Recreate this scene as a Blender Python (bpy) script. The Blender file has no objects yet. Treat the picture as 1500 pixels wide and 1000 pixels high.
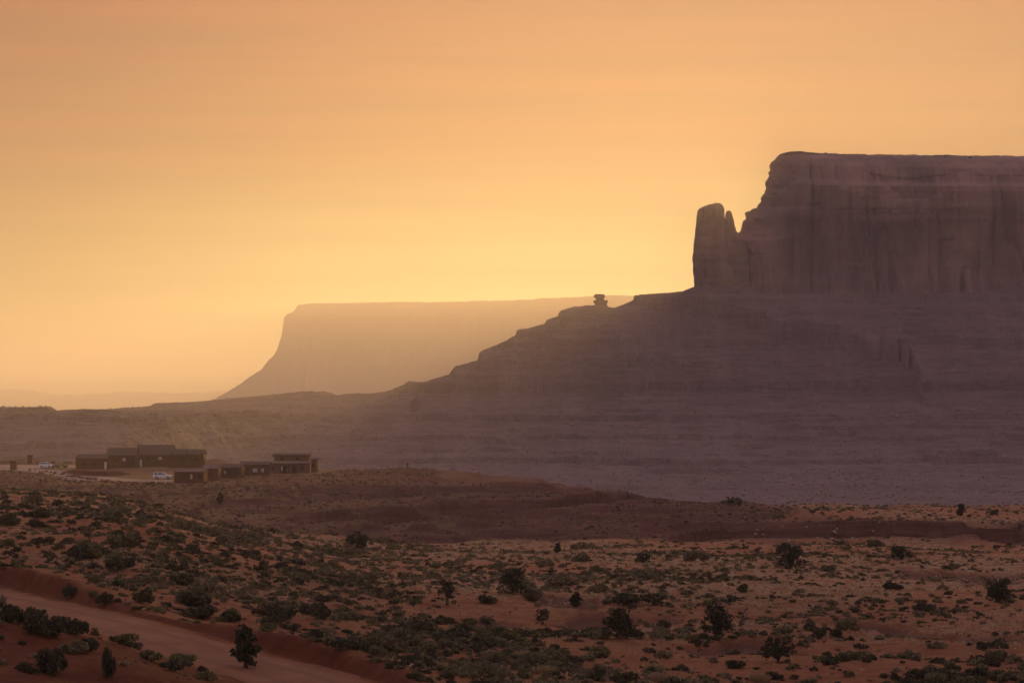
import bpy, bmesh, math, random
import numpy as np
from mathutils import Vector, Matrix, Euler

random.seed(7)
RNG = np.random.default_rng(11)
scene = bpy.context.scene
COL = scene.collection

# ------------------------------------------------------------------ camera
F = 4253.0          # focal length in photo pixels (photo is 1500 wide)
HOR = 600.0         # photo row of eye level
cam_d = bpy.data.cameras.new("camera")
cam = bpy.data.objects.new("camera", cam_d)
COL.objects.link(cam)
cam.location = (0, 0, 0)
cam.rotation_euler = (math.radians(90), 0, 0)
cam_d.sensor_width = 36.0
cam_d.lens = 36.0 * F / 1500.0
cam_d.shift_y = (HOR - 500.0) / 1500.0
cam_d.clip_start = 0.5
cam_d.clip_end = 120000
scene.camera = cam

# ------------------------------------------------------------------ world, sun, exposure
SUN_U, SUN_E = (1178 - 750) / F, (HOR - 308) / F
SUN_AZ, SUN_EL = math.atan(SUN_U), math.atan(SUN_E)
SKY_GAIN = 1.0
# (sqrt of the sine of the elevation, colour)
SKY_ELEV = [(0.0, (0.15, 0.20, 0.05)), (0.20, (0.21, 0.33, 0.12)), (0.30, (0.25, 0.05, 0.0)), (0.37, (0.30, 0.05, 0.01)),
            (0.55, (0.50, 0.36, 0.36)), (1.0, (0.42, 0.345, 0.435))]
# (sqrt of the angle from the glow over pi, factor)
SKY_ANG = [(0.0, (1, 1, 1)), (0.10, (1, 1, 1)), (0.17, (0.95, 0.9, 0.8)), (0.24, (0.68, 0.38, 0.2)), (0.4, (0.8, 0.8, 0.85)), (1.0, (0.72, 0.78, 0.98))]
world = bpy.data.worlds.new("World")
scene.world = world
world.use_nodes = True
nt = world.node_tree
nt.nodes.clear()
wout = nt.nodes.new("ShaderNodeOutputWorld")
wbg = nt.nodes.new("ShaderNodeBackground")
sky = nt.nodes.new("ShaderNodeTexSky")
sky.sky_type = 'NISHITA'
sky.sun_disc = False
sky.sun_elevation = SUN_EL
sky.sun_rotation = SUN_AZ
sky.altitude = 1600
sky.air_density = 1.0
sky.dust_density = 6.0
sky.ozone_density = 2.0
wbg.inputs["Strength"].default_value = 0.012
nt.links.new(sky.outputs[0], wbg.inputs[0])
# dust-laden evening air: colour of the sky by height above the horizon and by angle from the sun
def wn(op, a, b=None, t="ShaderNodeMath"):
    n = nt.nodes.new(t); n.operation = op
    for i, v in enumerate((a, b)):
        if v is None: continue
        if hasattr(v, 'is_output'): nt.links.new(v, n.inputs[i])
        else: n.inputs[i].default_value = v
    return n
def wramp(fac, stops):
    r = nt.nodes.new("ShaderNodeValToRGB"); e = r.color_ramp.elements
    while len(e) < len(stops): e.new(0.5)
    for k, (p, c) in enumerate(stops): e[k].position = p; e[k].color = (*c, 1)
    nt.links.new(fac, r.inputs[0]); return r.outputs[0]
tcw = nt.nodes.new("ShaderNodeTexCoord")
sep = nt.nodes.new("ShaderNodeSeparateXYZ"); nt.links.new(tcw.outputs["Generated"], sep.inputs[0])
elev = wn('SQRT', wn('MAXIMUM', sep.outputs["Z"], 0.0).outputs[0]).outputs[0]
SD = Vector((SUN_U, 1.0, SUN_E)).normalized()
GD = Vector(((850 - 750) / F, 1.0, (HOR - 420) / F)).normalized()      # middle of the bright part of the sky
dotn = wn('DOT_PRODUCT', tcw.outputs["Generated"], tuple(GD), "ShaderNodeVectorMath").outputs["Value"]
ang = wn('DIVIDE', wn('ARCCOSINE', wn('MINIMUM', dotn, 0.999999).outputs[0]).outputs[0], math.pi).outputs[0]
base = wramp(elev, SKY_ELEV)
fall = wramp(wn('SQRT', ang).outputs[0], SKY_ANG)
mul = nt.nodes.new("ShaderNodeMix"); mul.data_type = 'RGBA'; mul.blend_type = 'MULTIPLY'; mul.inputs[0].default_value = 1
wmp = nt.nodes.new("ShaderNodeMapping"); wmp.inputs["Scale"].default_value = (5, 5, 120); nt.links.new(tcw.outputs["Generated"], wmp.inputs[0])
wno = nt.nodes.new("ShaderNodeTexNoise"); wno.inputs["Scale"].default_value = 1.0; wno.inputs["Detail"].default_value = 4; nt.links.new(wmp.outputs[0], wno.inputs["Vector"])
streak = nt.nodes.new("ShaderNodeMix"); streak.data_type = 'RGBA'; streak.blend_type = 'MULTIPLY'; streak.inputs[0].default_value = 1
nt.links.new(base, streak.inputs[6]); nt.links.new(wramp(wno.outputs["Fac"], [(0.3, (0.78, 0.78, 0.8)), (0.7, (1.2, 1.2, 1.15))]), streak.inputs[7])
nt.links.new(streak.outputs[2], mul.inputs[6]); nt.links.new(fall, mul.inputs[7])
wbg2 = nt.nodes.new("ShaderNodeBackground"); nt.links.new(mul.outputs[2], wbg2.inputs[0]); wbg2.inputs[1].default_value = SKY_GAIN
wadd = nt.nodes.new("ShaderNodeAddShader")
nt.links.new(wbg.outputs[0], wadd.inputs[0]); nt.links.new(wbg2.outputs[0], wadd.inputs[1])
nt.links.new(wadd.outputs[0], wout.inputs[0])

sun_d = bpy.data.lights.new("sun", 'SUN')
sun_d.energy = 2.85
sun_d.angle = math.radians(3.0)
sun_d.color = (1.0, 0.58, 0.178)
sun = bpy.data.objects.new("sun", sun_d)
COL.objects.link(sun)
sdir = Vector((SUN_U, 1.0, SUN_E)).normalized()       # towards the sun
sun.rotation_euler = sdir.to_track_quat('Z', 'Y').to_euler()

scene.view_settings.view_transform = 'Standard'
scene.view_settings.look = 'None'
scene.view_settings.gamma = 1.0
scene.view_settings.use_curve_mapping = False
scene.view_settings.exposure = 0.0
scene.render.engine = 'CYCLES'
scene.cycles.use_denoising = True
scene.cycles.max_bounces = 5
scene.cycles.diffuse_bounces = 2
scene.cycles.glossy_bounces = 2
scene.cycles.volume_bounces = 0
scene.cycles.transparent_max_bounces = 4
HAZE_DENSITY = 0.000112

# ------------------------------------------------------------------ numeric helpers
def ss(a, b, x):
    t = np.clip((np.asarray(x, float) - a) / (b - a), 0, 1)
    return t * t * (3 - 2 * t)

def _h(ix, iy, iz, seed):
    n = (ix.astype(np.int64) * 374761393 + iy.astype(np.int64) * 668265263 + iz.astype(np.int64) * 2147483647 + seed * 974711)
    n = (n ^ (n >> 13)) * 1274126177
    n = n & 0xFFFFFFFF
    n = ((n ^ (n >> 16)) * 2246822519) & 0xFFFFFFFF
    return ((n ^ (n >> 15)) & 0xFFFFFF) / float(0xFFFFFF) * 2 - 1

def noise2(x, y, seed=0):
    x, y = np.broadcast_arrays(np.asarray(x, float), np.asarray(y, float))
    ix, iy = np.floor(x), np.floor(y)
    fx, fy = x - ix, y - iy
    ux, uy = fx ** 3 * (fx * (fx * 6 - 15) + 10), fy ** 3 * (fy * (fy * 6 - 15) + 10)
    z = np.zeros_like(ix)
    a, b = _h(ix, iy, z, seed), _h(ix + 1, iy, z, seed)
    c, d = _h(ix, iy + 1, z, seed), _h(ix + 1, iy + 1, z, seed)
    return (a + (b - a) * ux) * (1 - uy) + (c + (d - c) * ux) * uy

def noise3(x, y, w, seed=0):
    x, y, w = np.broadcast_arrays(np.asarray(x, float), np.asarray(y, float), np.asarray(w, float))
    ix, iy, iz = np.floor(x), np.floor(y), np.floor(w)
    fx, fy, fz = x - ix, y - iy, w - iz
    q = lambda f: f * f * (3 - 2 * f)
    ux, uy, uz = q(fx), q(fy), q(fz)
    r = 0
    for dz, wz in ((0, 1 - uz), (1, uz)):
        for dy, wy in ((0, 1 - uy), (1, uy)):
            for dx, wx in ((0, 1 - ux), (1, ux)):
                r = r + _h(ix + dx, iy + dy, iz + dz, seed) * wx * wy * wz
    return r

def fbm2(x, y, o=4, seed=0, g=0.5):
    r, a, s = 0, 1.0, 1.0
    for k in range(o):
        r = r + a * noise2(np.asarray(x) * s + 17.3 * k, np.asarray(y) * s - 9.1 * k, seed + k)
        a *= g; s *= 2.03
    return r

def fbm3(x, y, z, o=4, seed=0, g=0.5):
    r, a, s = 0, 1.0, 1.0
    for k in range(o):
        r = r + a * noise3(np.asarray(x) * s + 7.3 * k, np.asarray(y) * s, np.asarray(z) * s, seed + k)
        a *= g; s *= 2.03
    return r

def pchip_d(x, y):
    h = np.diff(x); dl = np.diff(y, axis=0) / h[:, None]
    d = np.zeros_like(y)
    for i in range(1, len(x) - 1):
        w1, w2 = 2 * h[i] + h[i - 1], h[i] + 2 * h[i - 1]
        same = dl[i - 1] * dl[i] > 0
        with np.errstate(divide='ignore', invalid='ignore'):
            v = (w1 + w2) / (w1 / dl[i - 1] + w2 / dl[i])
        d[i] = np.where(same, v, 0)
    d[0], d[-1] = dl[0], dl[-1]
    return d

def hermite(x, y, xq):          # y: (n, m) -> (len(xq), m)
    d = pchip_d(x, y)
    i = np.clip(np.searchsorted(x, xq) - 1, 0, len(x) - 2)
    h = (x[i + 1] - x[i])[:, None]; t = np.clip((xq - x[i]) / (x[i + 1] - x[i]), 0, 1)[:, None]
    return ((2*t**3 - 3*t**2 + 1) * y[i] + (t**3 - 2*t**2 + t) * h * d[i] + (-2*t**3 + 3*t**2) * y[i + 1] + (t**3 - t**2) * h * d[i + 1])

# ------------------------------------------------------------------ object helpers
def link(o, parent=None):
    COL.objects.link(o)
    if parent is not None:
        o.parent = parent
    return o

def mesh_np(name, verts, quads=None, tris=None, mat=None, smooth=True, parent=None, mats=None):
    me = bpy.data.meshes.new(name)
    verts = np.asarray(verts, np.float32)
    me.vertices.add(len(verts)); me.vertices.foreach_set("co", verts.ravel())
    nq = 0 if quads is None else len(quads); ntr = 0 if tris is None else len(tris)
    idx = []
    if nq: idx.append(np.asarray(quads, np.int32).ravel())
    if ntr: idx.append(np.asarray(tris, np.int32).ravel())
    idx = np.concatenate(idx)
    me.loops.add(len(idx)); me.loops.foreach_set("vertex_index", idx)
    me.polygons.add(nq + ntr)
    st = np.concatenate([np.arange(nq) * 4, nq * 4 + np.arange(ntr) * 3]).astype(np.int32)
    me.polygons.foreach_set("loop_start", st)
    me.polygons.foreach_set("use_smooth", np.full(nq + ntr, smooth))
    me.update(calc_edges=True); me.validate()
    if mat: me.materials.append(mat)
    o = bpy.data.objects.new(name, me)
    return link(o, parent)

def grid_quads(nr, nc):
    i = np.arange(nr - 1)[:, None] * nc + np.arange(nc - 1)[None, :]
    return np.stack([i, i + 1, i + nc + 1, i + nc], -1).reshape(-1, 4)

def add_attr(o, name, vals):
    a = o.data.attributes.new(name, 'FLOAT', 'POINT')
    a.data.foreach_set("value", np.asarray(vals, np.float32).ravel())

def tag(o, label=None, cat=None, group=None, kind=None):
    if label: o["label"] = label
    if cat: o["category"] = cat
    if group: o["group"] = group
    if kind: o["kind"] = kind
    return o

def empty(name, loc, rz=0.0):
    o = bpy.data.objects.new(name, None)
    o.empty_display_size = 0.5
    o.location = loc; o.rotation_euler = (0, 0, rz)
    return link(o)

class MB:
    """collects simple shapes into one mesh"""
    def __init__(self): self.v = []; self.f = []
    def poly(self, vs, fs):
        n = len(self.v); self.v += [tuple(p) for p in vs]; self.f += [tuple(i + n for i in f) for f in fs]
        return self
    def box(self, x0, y0, z0, x1, y1, z1):
        vs = [(x0,y0,z0),(x1,y0,z0),(x1,y1,z0),(x0,y1,z0),(x0,y0,z1),(x1,y0,z1),(x1,y1,z1),(x0,y1,z1)]
        return self.poly(vs, [(0,3,2,1),(4,5,6,7),(0,1,5,4),(1,2,6,5),(2,3,7,6),(3,0,4,7)])
    def prism_y(self, prof, y0, y1):      # profile of (x, z), extruded along y
        n = len(prof)
        vs = [(x, y0, z) for x, z in prof] + [(x, y1, z) for x, z in prof]
        fs = [tuple(range(n)), tuple(range(2*n-1, n-1, -1))] + [(i, i+n, (i+1) % n + n, (i+1) % n) for i in range(n)]
        return self.poly(vs, fs)
    def prism_x(self, prof, x0, x1):      # profile of (y, z), extruded along x
        n = len(prof)
        vs = [(x0, y, z) for y, z in prof] + [(x1, y, z) for y, z in prof]
        fs = [tuple(range(n)), tuple(range(2*n-1, n-1, -1))] + [(i, i+n, (i+1) % n + n, (i+1) % n) for i in range(n)]
        return self.poly(vs, fs)
    def tube(self, pts, rad, n=6):
        base = len(self.v); P = [Vector(p) for p in pts]
        for k, p in enumerate(P):
            d = (P[min(k+1, len(P)-1)] - P[max(k-1, 0)]).normalized()
            a = d.cross(Vector((0.3, 1, 0.2))).normalized(); b = d.cross(a)
            for j in range(n):
                t = 2*math.pi*j/n
                self.v.append(tuple(p + (a*math.cos(t) + b*math.sin(t)) * rad[k]))
        for k in range(len(P)-1):
            for j in range(n):
                q = base + k*n; self.f.append((q+j, q+(j+1) % n, q+n+(j+1) % n, q+n+j))
        self.f.append(tuple(base + j for j in range(n))[::-1])
        self.f.append(tuple(base + (len(P)-1)*n + j for j in range(n)))
        return self
    def cyl_y(self, x, z, r, y0, y1, n=18):
        return self.prism_y([(x + r*math.cos(2*math.pi*i/n), z + r*math.sin(2*math.pi*i/n)) for i in range(n)], y0, y1)
    def build(self, name, mat, parent=None, bevel=0.0, smooth=False):
        me = bpy.data.meshes.new(name)
        me.from_pydata(self.v, [], self.f)
        bm = bmesh.new(); bm.from_mesh(me)
        bmesh.ops.recalc_face_normals(bm, faces=bm.faces)
        if bevel: bmesh.ops.bevel(bm, geom=bm.edges[:], offset=bevel, segments=2, affect='EDGES', profile=0.5)
        for f in bm.faces: f.smooth = smooth
        bm.to_mesh(me); bm.free()
        me.materials.append(mat)
        return link(bpy.data.objects.new(name, me), parent)

# ------------------------------------------------------------------ materials
def new_mat(name, rough=0.9, spec=0.2):
    m = bpy.data.materials.new(name); m.use_nodes = True
    b = m.node_tree.nodes["Principled BSDF"]
    b.inputs["Roughness"].default_value = rough
    b.inputs["Specular IOR Level"].default_value = spec
    return m, m.node_tree, b

def N(nt, t, **kw):
    n = nt.nodes.new(t)
    for k, v in kw.items(): setattr(n, k, v)
    return n

def mapped(nt, scale, coord='Object'):
    tc = N(nt, "ShaderNodeTexCoord"); mp = N(nt, "ShaderNodeMapping")
    mp.inputs["Scale"].default_value = scale
    nt.links.new(tc.outputs[coord], mp.inputs[0]); return mp.outputs[0]

def noise_n(nt, vec, scale, detail=4, rough=0.55):
    n = N(nt, "ShaderNodeTexNoise"); n.inputs["Scale"].default_value = scale
    n.inputs["Detail"].default_value = detail; n.inputs["Roughness"].default_value = rough
    nt.links.new(vec, n.inputs["Vector"]); return n.outputs["Fac"]

def ramp(nt, fac, stops):
    r = N(nt, "ShaderNodeValToRGB"); e = r.color_ramp.elements
    while len(e) < len(stops): e.new(0.5)
    for k, (p, c) in enumerate(stops):
        e[k].position = p; e[k].color = (*c, 1) if len(c) == 3 else c
    nt.links.new(fac, r.inputs[0]); return r.outputs[0]

def mix(nt, fac, a, b, mode='MIX'):
    m = N(nt, "ShaderNodeMix", data_type='RGBA', blend_type=mode)
    for s, v in ((m.inputs[0], fac), (m.inputs[6], a), (m.inputs[7], b)):
        if hasattr(v, 'is_output'): nt.links.new(v, s)
        elif isinstance(v, (int, float)): s.default_value = v
        else: s.default_value = (*v, 1)
    return m.outputs[2]

def attr(nt, name):
    a = N(nt, "ShaderNodeAttribute", attribute_name=name); return a.outputs["Fac"]

def bump(nt, b, h, strength, dist):
    bp = N(nt, "ShaderNodeBump"); bp.inputs["Strength"].default_value = strength; bp.inputs["Distance"].default_value = dist
    nt.links.new(h, bp.inputs["Height"]); nt.links.new(bp.outputs[0], b.inputs["Normal"])

def plain(name, col, rough=0.8, spec=0.3, var=0.15, scale=3.0, metal=0.0):
    m, t, b = new_mat(name, rough, spec)
    b.inputs["Metallic"].default_value = metal
    n = noise_n(t, mapped(t, (1, 1, 1)), scale, 5)
    lo = tuple(c * (1 - var) for c in col); hi = tuple(min(1, c * (1 + var)) for c in col)
    t.links.new(ramp(t, n, [(0.3, lo), (0.7, hi)]), b.inputs["Base Color"])
    return m

# ground: red sand, dry grass cover, dark red shale
def ground_material():
    m, t, b = new_mat("desert_soil", 0.95, 0.1)
    v = mapped(t, (1, 1, 1))
    n1 = noise_n(t, v, 0.06, 6); n2 = noise_n(t, v, 0.9, 6, 0.65); n3 = noise_n(t, v, 3.2, 5, 0.7)
    sand = mix(t, ramp(t, n1, [(0.35, (0, 0, 0)), (0.65, (1, 1, 1))]), (0.43, 0.165, 0.062), (0.52, 0.225, 0.094))
    sand = mix(t, ramp(t, n2, [(0.35, (0.8, 0.8, 0.8)), (0.7, (0, 0, 0))]), sand, (0.28, 0.105, 0.045))
    straw = mix(t, n3, (0.36, 0.25, 0.13), (0.50, 0.38, 0.22))
    gfac = N(t, "ShaderNodeMath", operation='MULTIPLY')
    t.links.new(attr(t, "grass"), gfac.inputs[0])
    t.links.new(ramp(t, n2, [(0.42, (0, 0, 0)), (0.62, (0.92, 0.92, 0.92))]), gfac.inputs[1])
    dk = mix(t, attr(t, "dark_earth_shade"), (1, 1, 1), (0.36, 0.27, 0.25))  # soil colour darkened: painted shade close by, dark red earth at the cut
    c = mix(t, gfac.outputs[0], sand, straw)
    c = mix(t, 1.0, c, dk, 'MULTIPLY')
    vs = mapped(t, (0.05, 0.05, 1.1))
    st = noise_n(t, vs, 1.0, 5, 0.6)
    shale = ramp(t, st, [(0.3, (0.085, 0.034, 0.022)), (0.5, (0.135, 0.058, 0.036)), (0.72, (0.20, 0.092, 0.06))])
    shale = mix(t, ramp(t, n2, [(0.45, (0, 0, 0)), (0.75, (0.6, 0.6, 0.6))]), shale, (0.085, 0.038, 0.026))
    c = mix(t, attr(t, "shale"), c, shale)
    t.links.new(c, b.inputs["Base Color"])
    hb = N(t, "ShaderNodeMath", operation='ADD'); t.links.new(n2, hb.inputs[0]); t.links.new(n3, hb.inputs[1])
    bump(t, b, hb.outputs[0], 0.8, 0.22)
    return m

def slope_material():
    m, t, b = new_mat("talus_slope", 0.95, 0.1)
    n1 = noise_n(t, mapped(t, (0.009, 0.009, 0.22)), 1.0, 6, 0.65)
    n2 = noise_n(t, mapped(t, (1, 1, 1)), 0.05, 6, 0.65)
    n3 = noise_n(t, mapped(t, (1, 1, 1)), 0.22, 4, 0.6)
    c = ramp(t, n1, [(0.30, (0.12, 0.066, 0.054)), (0.43, (0.215, 0.128, 0.102)), (0.485, (0.115, 0.064, 0.053)), (0.53, (0.25, 0.152, 0.122)), (0.60, (0.165, 0.096, 0.078)), (0.72, (0.27, 0.168, 0.135))])
    c = mix(t, ramp(t, n2, [(0.45, (0, 0, 0)), (0.7, (0.7, 0.7, 0.7))]), c, (0.185, 0.108, 0.086))
    n4 = noise_n(t, mapped(t, (0.045, 0.006, 0.012)), 1.0, 5, 0.6)
    c = mix(t, ramp(t, n4, [(0.48, (0, 0, 0)), (0.68, (0.65, 0.65, 0.65))]), c, (0.27, 0.17, 0.137))
    c = mix(t, ramp(t, n3, [(0.54, (0, 0, 0)), (0.66, (0.8, 0.8, 0.8))]), c, (0.11, 0.075, 0.058))
    ge = N(t, "ShaderNodeNewGeometry"); sx = N(t, "ShaderNodeSeparateXYZ"); t.links.new(ge.outputs["Position"], sx.inputs[0])
    mr = N(t, "ShaderNodeMapRange"); mr.inputs["From Min"].default_value = -8; mr.inputs["From Max"].default_value = -44
    t.links.new(sx.outputs["Z"], mr.inputs["Value"])
    pale = mix(t, noise_n(t, mapped(t, (1, 1, 1)), 0.035, 5, 0.7), (0.30, 0.19, 0.145), (0.50, 0.35, 0.285))
    fm = N(t, "ShaderNodeMath", operation='MULTIPLY'); t.links.new(mr.outputs[0], fm.inputs[0]); fm.inputs[1].default_value = 0.22
    c = mix(t, fm.outputs[0], c, pale)
    t.links.new(c, b.inputs["Base Color"])
    bump(t, b, n3, 0.7, 2.0)
    return m

def cliff_material():
    m, t, b = new_mat("sandstone_cliff", 0.95, 0.1)
    n1 = noise_n(t, mapped(t, (0.045, 0.045, 0.006)), 1.0, 6, 0.6)
    n2 = noise_n(t, mapped(t, (0.012, 0.012, 0.009)), 1.0, 4, 0.5)
    n3 = noise_n(t, mapped(t, (0.004, 0.004, 0.16)), 1.0, 5, 0.6)
    c = ramp(t, n1, [(0.3, (0.14, 0.075, 0.06)), (0.5, (0.20, 0.118, 0.095)), (0.7, (0.265, 0.155, 0.122))])
    c = mix(t, ramp(t, n2, [(0.42, (0, 0, 0)), (0.6, (0.8, 0.8, 0.8))]), c, (0.40, 0.22, 0.155))
    c = mix(t, ramp(t, n3, [(0.35, (0.22, 0.22, 0.22)), (0.5, (0, 0, 0))]), c, (0.17, 0.085, 0.065))
    t.links.new(c, b.inputs["Base Color"])
    bump(t, b, n1, 0.8, 4.0)
    return m

M = {}
M['ground'] = ground_material()
M['slope'] = slope_material()
M['cliff'] = cliff_material()
M['far'] = plain("far_rock", (0.30, 0.17, 0.13), 0.95, 0.1, 0.2, 0.004)
M['road_plain'] = plain("packed_red_dirt", (0.29, 0.14, 0.075), 0.95, 0.1, 0.12, 0.8)
M['gravel'] = plain("driveway_gravel", (0.34, 0.22, 0.165), 0.95, 0.1, 0.12, 1.0)
M['rock'] = plain("red_boulder", (0.20, 0.10, 0.075), 0.95, 0.1, 0.3, 1.2)
M['midrock'] = plain("mauve_boulder", (0.36, 0.25, 0.21), 0.95, 0.1, 0.35, 0.8)
M['palerock'] = plain("pale_boulder", (0.55, 0.42, 0.36), 0.9, 0.2, 0.2, 0.8)

def road_material():
    m, t, b = new_mat("packed_red_dirt", 0.95, 0.1)
    v = mapped(t, (1, 1, 1)); n1 = noise_n(t, v, 0.35, 6, 0.65); n2 = noise_n(t, v, 4.0, 5, 0.7)
    c = ramp(t, n1, [(0.3, (0.235, 0.103, 0.050)), (0.55, (0.31, 0.143, 0.070)), (0.75, (0.37, 0.18, 0.094))])
    c = mix(t, ramp(t, n2, [(0.5, (0, 0, 0)), (0.75, (0.5, 0.5, 0.5))]), c, (0.20, 0.09, 0.05))
    f = N(t, "ShaderNodeMath", operation='MULTIPLY'); t.links.new(attr(t, "rut"), f.inputs[0]); t.links.new(ramp(t, n1, [(0.3, (0.2, 0.2, 0.2)), (0.6, (0.8, 0.8, 0.8))]), f.inputs[1])
    c = mix(t, f.outputs[0], c, (0.215, 0.10, 0.056))
    g = N(t, "ShaderNodeMath", operation='MULTIPLY'); t.links.new(attr(t, "verge"), g.inputs[0]); t.links.new(ramp(t, n2, [(0.35, (0, 0, 0)), (0.6, (1, 1, 1))]), g.inputs[1])
    c = mix(t, g.outputs[0], c, (0.22, 0.085, 0.04))
    t.links.new(c, b.inputs["Base Color"]); bump(t, b, n2, 0.6, 0.08)
    return m
M['road'] = road_material()

# ------------------------------------------------------------------ foreground terrain
PXK = np.array([-300, 0, 150, 300, 450, 600, 750, 900, 1050, 1200, 1350, 1500, 1800], float)
HT = [  # distance, depth below eye level for every column of PXK
 (0,   [2.0]*13),
 (50,  [5.5, 5.8, 6, 6.2, 6.4, 6.6, 6.8, 7, 7, 7, 7, 7, 7]),
 (90,  [8.8, 9.6, 10.2, 10.8, 11.2, 11.4, 11.6, 11.8, 11.8, 11.8, 11.8, 11.8, 11.8]),
 (115, [9.6, 10.6, 11.6, 12.8, 13.6, 14.2, 14.5, 14.6, 14.6, 14.6, 14.6, 14.6, 14.6]),
 (140, [9.0, 9.8, 10.8, 12.4, 14.0, 15.0, 15.4, 15.6, 15.6, 15.6, 15.6, 15.6, 15.6]),
 (155, [10.5, 12.0, 13.0, 13.7, 14.7, 15.6, 16.0, 16.1, 16.1, 16.1, 16.1, 16.1, 16.1]),
 (170, [12.0, 12.8, 13.2, 14.2, 15.2, 16.0, 16.3, 16.5, 16.5, 16.5, 16.5, 16.5, 16.5]),
 (190, [12.6, 12.9, 13.2, 14.2, 15.2, 16.2, 16.7, 16.9, 17.0, 17.0, 17.0, 17.0, 17.0]),
 (215, [12.8, 12.9, 12.9, 13.8, 14.8, 15.9, 16.9, 17.2, 17.3, 17.3, 17.3, 17.3, 17.3]),
 (250, [12.2, 12.4, 12.6, 13.6, 14.9, 16.2, 17.2, 17.4, 17.5, 17.5, 17.5, 17.5, 17.5]),
 (300, [10.8, 11.2, 11.7, 13.5, 15.3, 17.0, 17.5, 17.6, 17.6, 17.6, 17.6, 17.6, 17.6]),
 (340, [9.9, 10.3, 11.0, 13.5, 15.6, 17.4, 17.8, 17.9, 17.9, 17.9, 17.9, 17.9, 17.9]),
 (360, [9.7, 10.1, 11.0, 13.7, 15.9, 17.6, 18.0, 18.0, 18.0, 18.0, 18.0, 18.1, 18.1]),
 (400, [11.0, 11.6, 12.8, 15.8, 18.0, 18.6, 18.4, 18.3, 18.4, 18.4, 18.4, 18.6, 18.6]),
 (430, [12.5, 13.2, 14.6, 17.4, 19.6, 19.9, 19.5, 19.1, 18.5, 17.4, 17.5, 18.8, 18.8]),
 (450, [13.2, 14.0, 15.5, 18.0, 20.0, 20.3, 20.1, 19.5, 18.2, 17.0, 17.2, 18.5, 18.5]),
 (520, [15.0, 15.5, 16.5, 18.6, 20.0, 20.4, 20.2, 19.6, 18.1, 17.6, 17.8, 18.0, 18.0]),
 (600, [16.0, 16.2, 17.0, 18.4, 19.4, 19.8, 19.8, 19.4, 19.3, 20.4, 20.5, 20.6, 20.6]),
 (690, [17.4, 17.5, 18.0, 18.4, 18.4, 18.2, 18.4, 19.6, 24, 30, 30, 30, 30]),
 (760, [17.8, 17.8, 18.0, 18.1, 18.0, 17.2, 17.8, 22.5, 30, 36, 36, 36, 36]),
 (850, [18.0, 18.0, 18.0, 18.0, 18.0, 17.3, 20, 29, 37, 42, 42, 42, 42]),
 (950, [18.0, 18.0, 18.0, 18.0, 19.5, 22, 28, 36, 43, 47, 47, 47, 47]),
 (1050,[18.5, 18.5, 19.0, 21, 26, 32, 38, 43, 48, 50, 50, 50, 50]),
 (1200,[27, 28, 30, 35, 40, 44, 47, 49, 52, 52, 52, 52, 52]),
 (1400,[46, 46, 47, 49, 51, 52, 53, 53, 53, 53, 53, 53, 53]),
 (1700,[55]*13), (3000, [56]*13), (60000, [58]*13)]
DK = np.array([r[0] for r in HT], float)
HK = np.array([r[1] for r in HT], float)
TQ = np.concatenate([np.linspace(0, 1800, 1801), np.geomspace(1805, 60000, 60)])
LUT_D = hermite(DK, HK, TQ)                         # (D, cols)
PQ = np.linspace(-300, 1800, 421)
LUT = hermite(PXK, LUT_D.T.copy(), PQ).T            # (D, px)

def lut(px, D):
    i = np.clip(np.interp(D, TQ, np.arange(len(TQ))), 0, len(TQ) - 1.001)
    j = np.clip((px - PQ[0]) / (PQ[1] - PQ[0]), 0, len(PQ) - 1.001)
    i0, j0 = i.astype(int), j.astype(int); a, b = i - i0, j - j0
    return (LUT[i0, j0] * (1 - b) + LUT[i0, j0 + 1] * b) * (1 - a) + (LUT[i0 + 1, j0] * (1 - b) + LUT[i0 + 1, j0 + 1] * b) * a

def P(px, D): return np.array([(px - 750) / F * D, D])
ROAD = np.array([P(-420, 258), P(-150, 225), P(0, 197), P(150, 180), P(300, 169.5), P(425, 161), P(505, 150), P(550, 136), P(575, 120)])
def spline(pts, n):
    t = np.arange(len(pts), dtype=float)
    return hermite(t, np.asarray(pts, float), np.linspace(0, len(pts) - 1, n))
ROADC = spline(ROAD, 240)
ROADZ = -lut(750 + F * ROADC[:, 0] / ROADC[:, 1], ROADC[:, 1])
k = np.ones(25) / 25
ROADZ = np.convolve(np.pad(ROADZ, 12, mode='edge'), k, 'valid')
ROAD_W = 3.6

LEDGES = []
def ledge(pts, h, reach):
    pts = np.array(pts, float); q = np.linspace(pts[0, 0], pts[-1, 0], 160); yy = np.interp(q, pts[:, 0], pts[:, 1])
    D = np.geomspace(392, 900, 900); out = []
    for a, b in zip(q, yy):
        r = HOR + F * lut(np.full_like(D, a), D) / D
        i = np.nonzero(r <= b)[0]; out.append(D[i[0]] if len(i) else 900)
    k = np.ones(9) / 9
    LEDGES.append((q, np.convolve(np.pad(np.array(out), 4, mode='edge'), k, 'valid'), h, reach))
ledge([(600, 742), (640, 740), (720, 738), (800, 737), (860, 729), (960, 722)], 3.2, 45)
ledge([(400, 764), (470, 758), (540, 754), (620, 749), (645, 743)], 2.6, 45)
ledge([(540, 697), (590, 690), (626, 688)], 1.7, 30)
ledge([(690, 712), (760, 709), (830, 714), (900, 720)], 1.5, 25)
ledge([(380, 728), (470, 724), (560, 722), (640, 716)], 1.4, 30)
ledge([(960, 792), (1020, 785), (1100, 774), (1200, 766), (1300, 764), (1400, 770), (1520, 777)], 3.0, 34)

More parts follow.
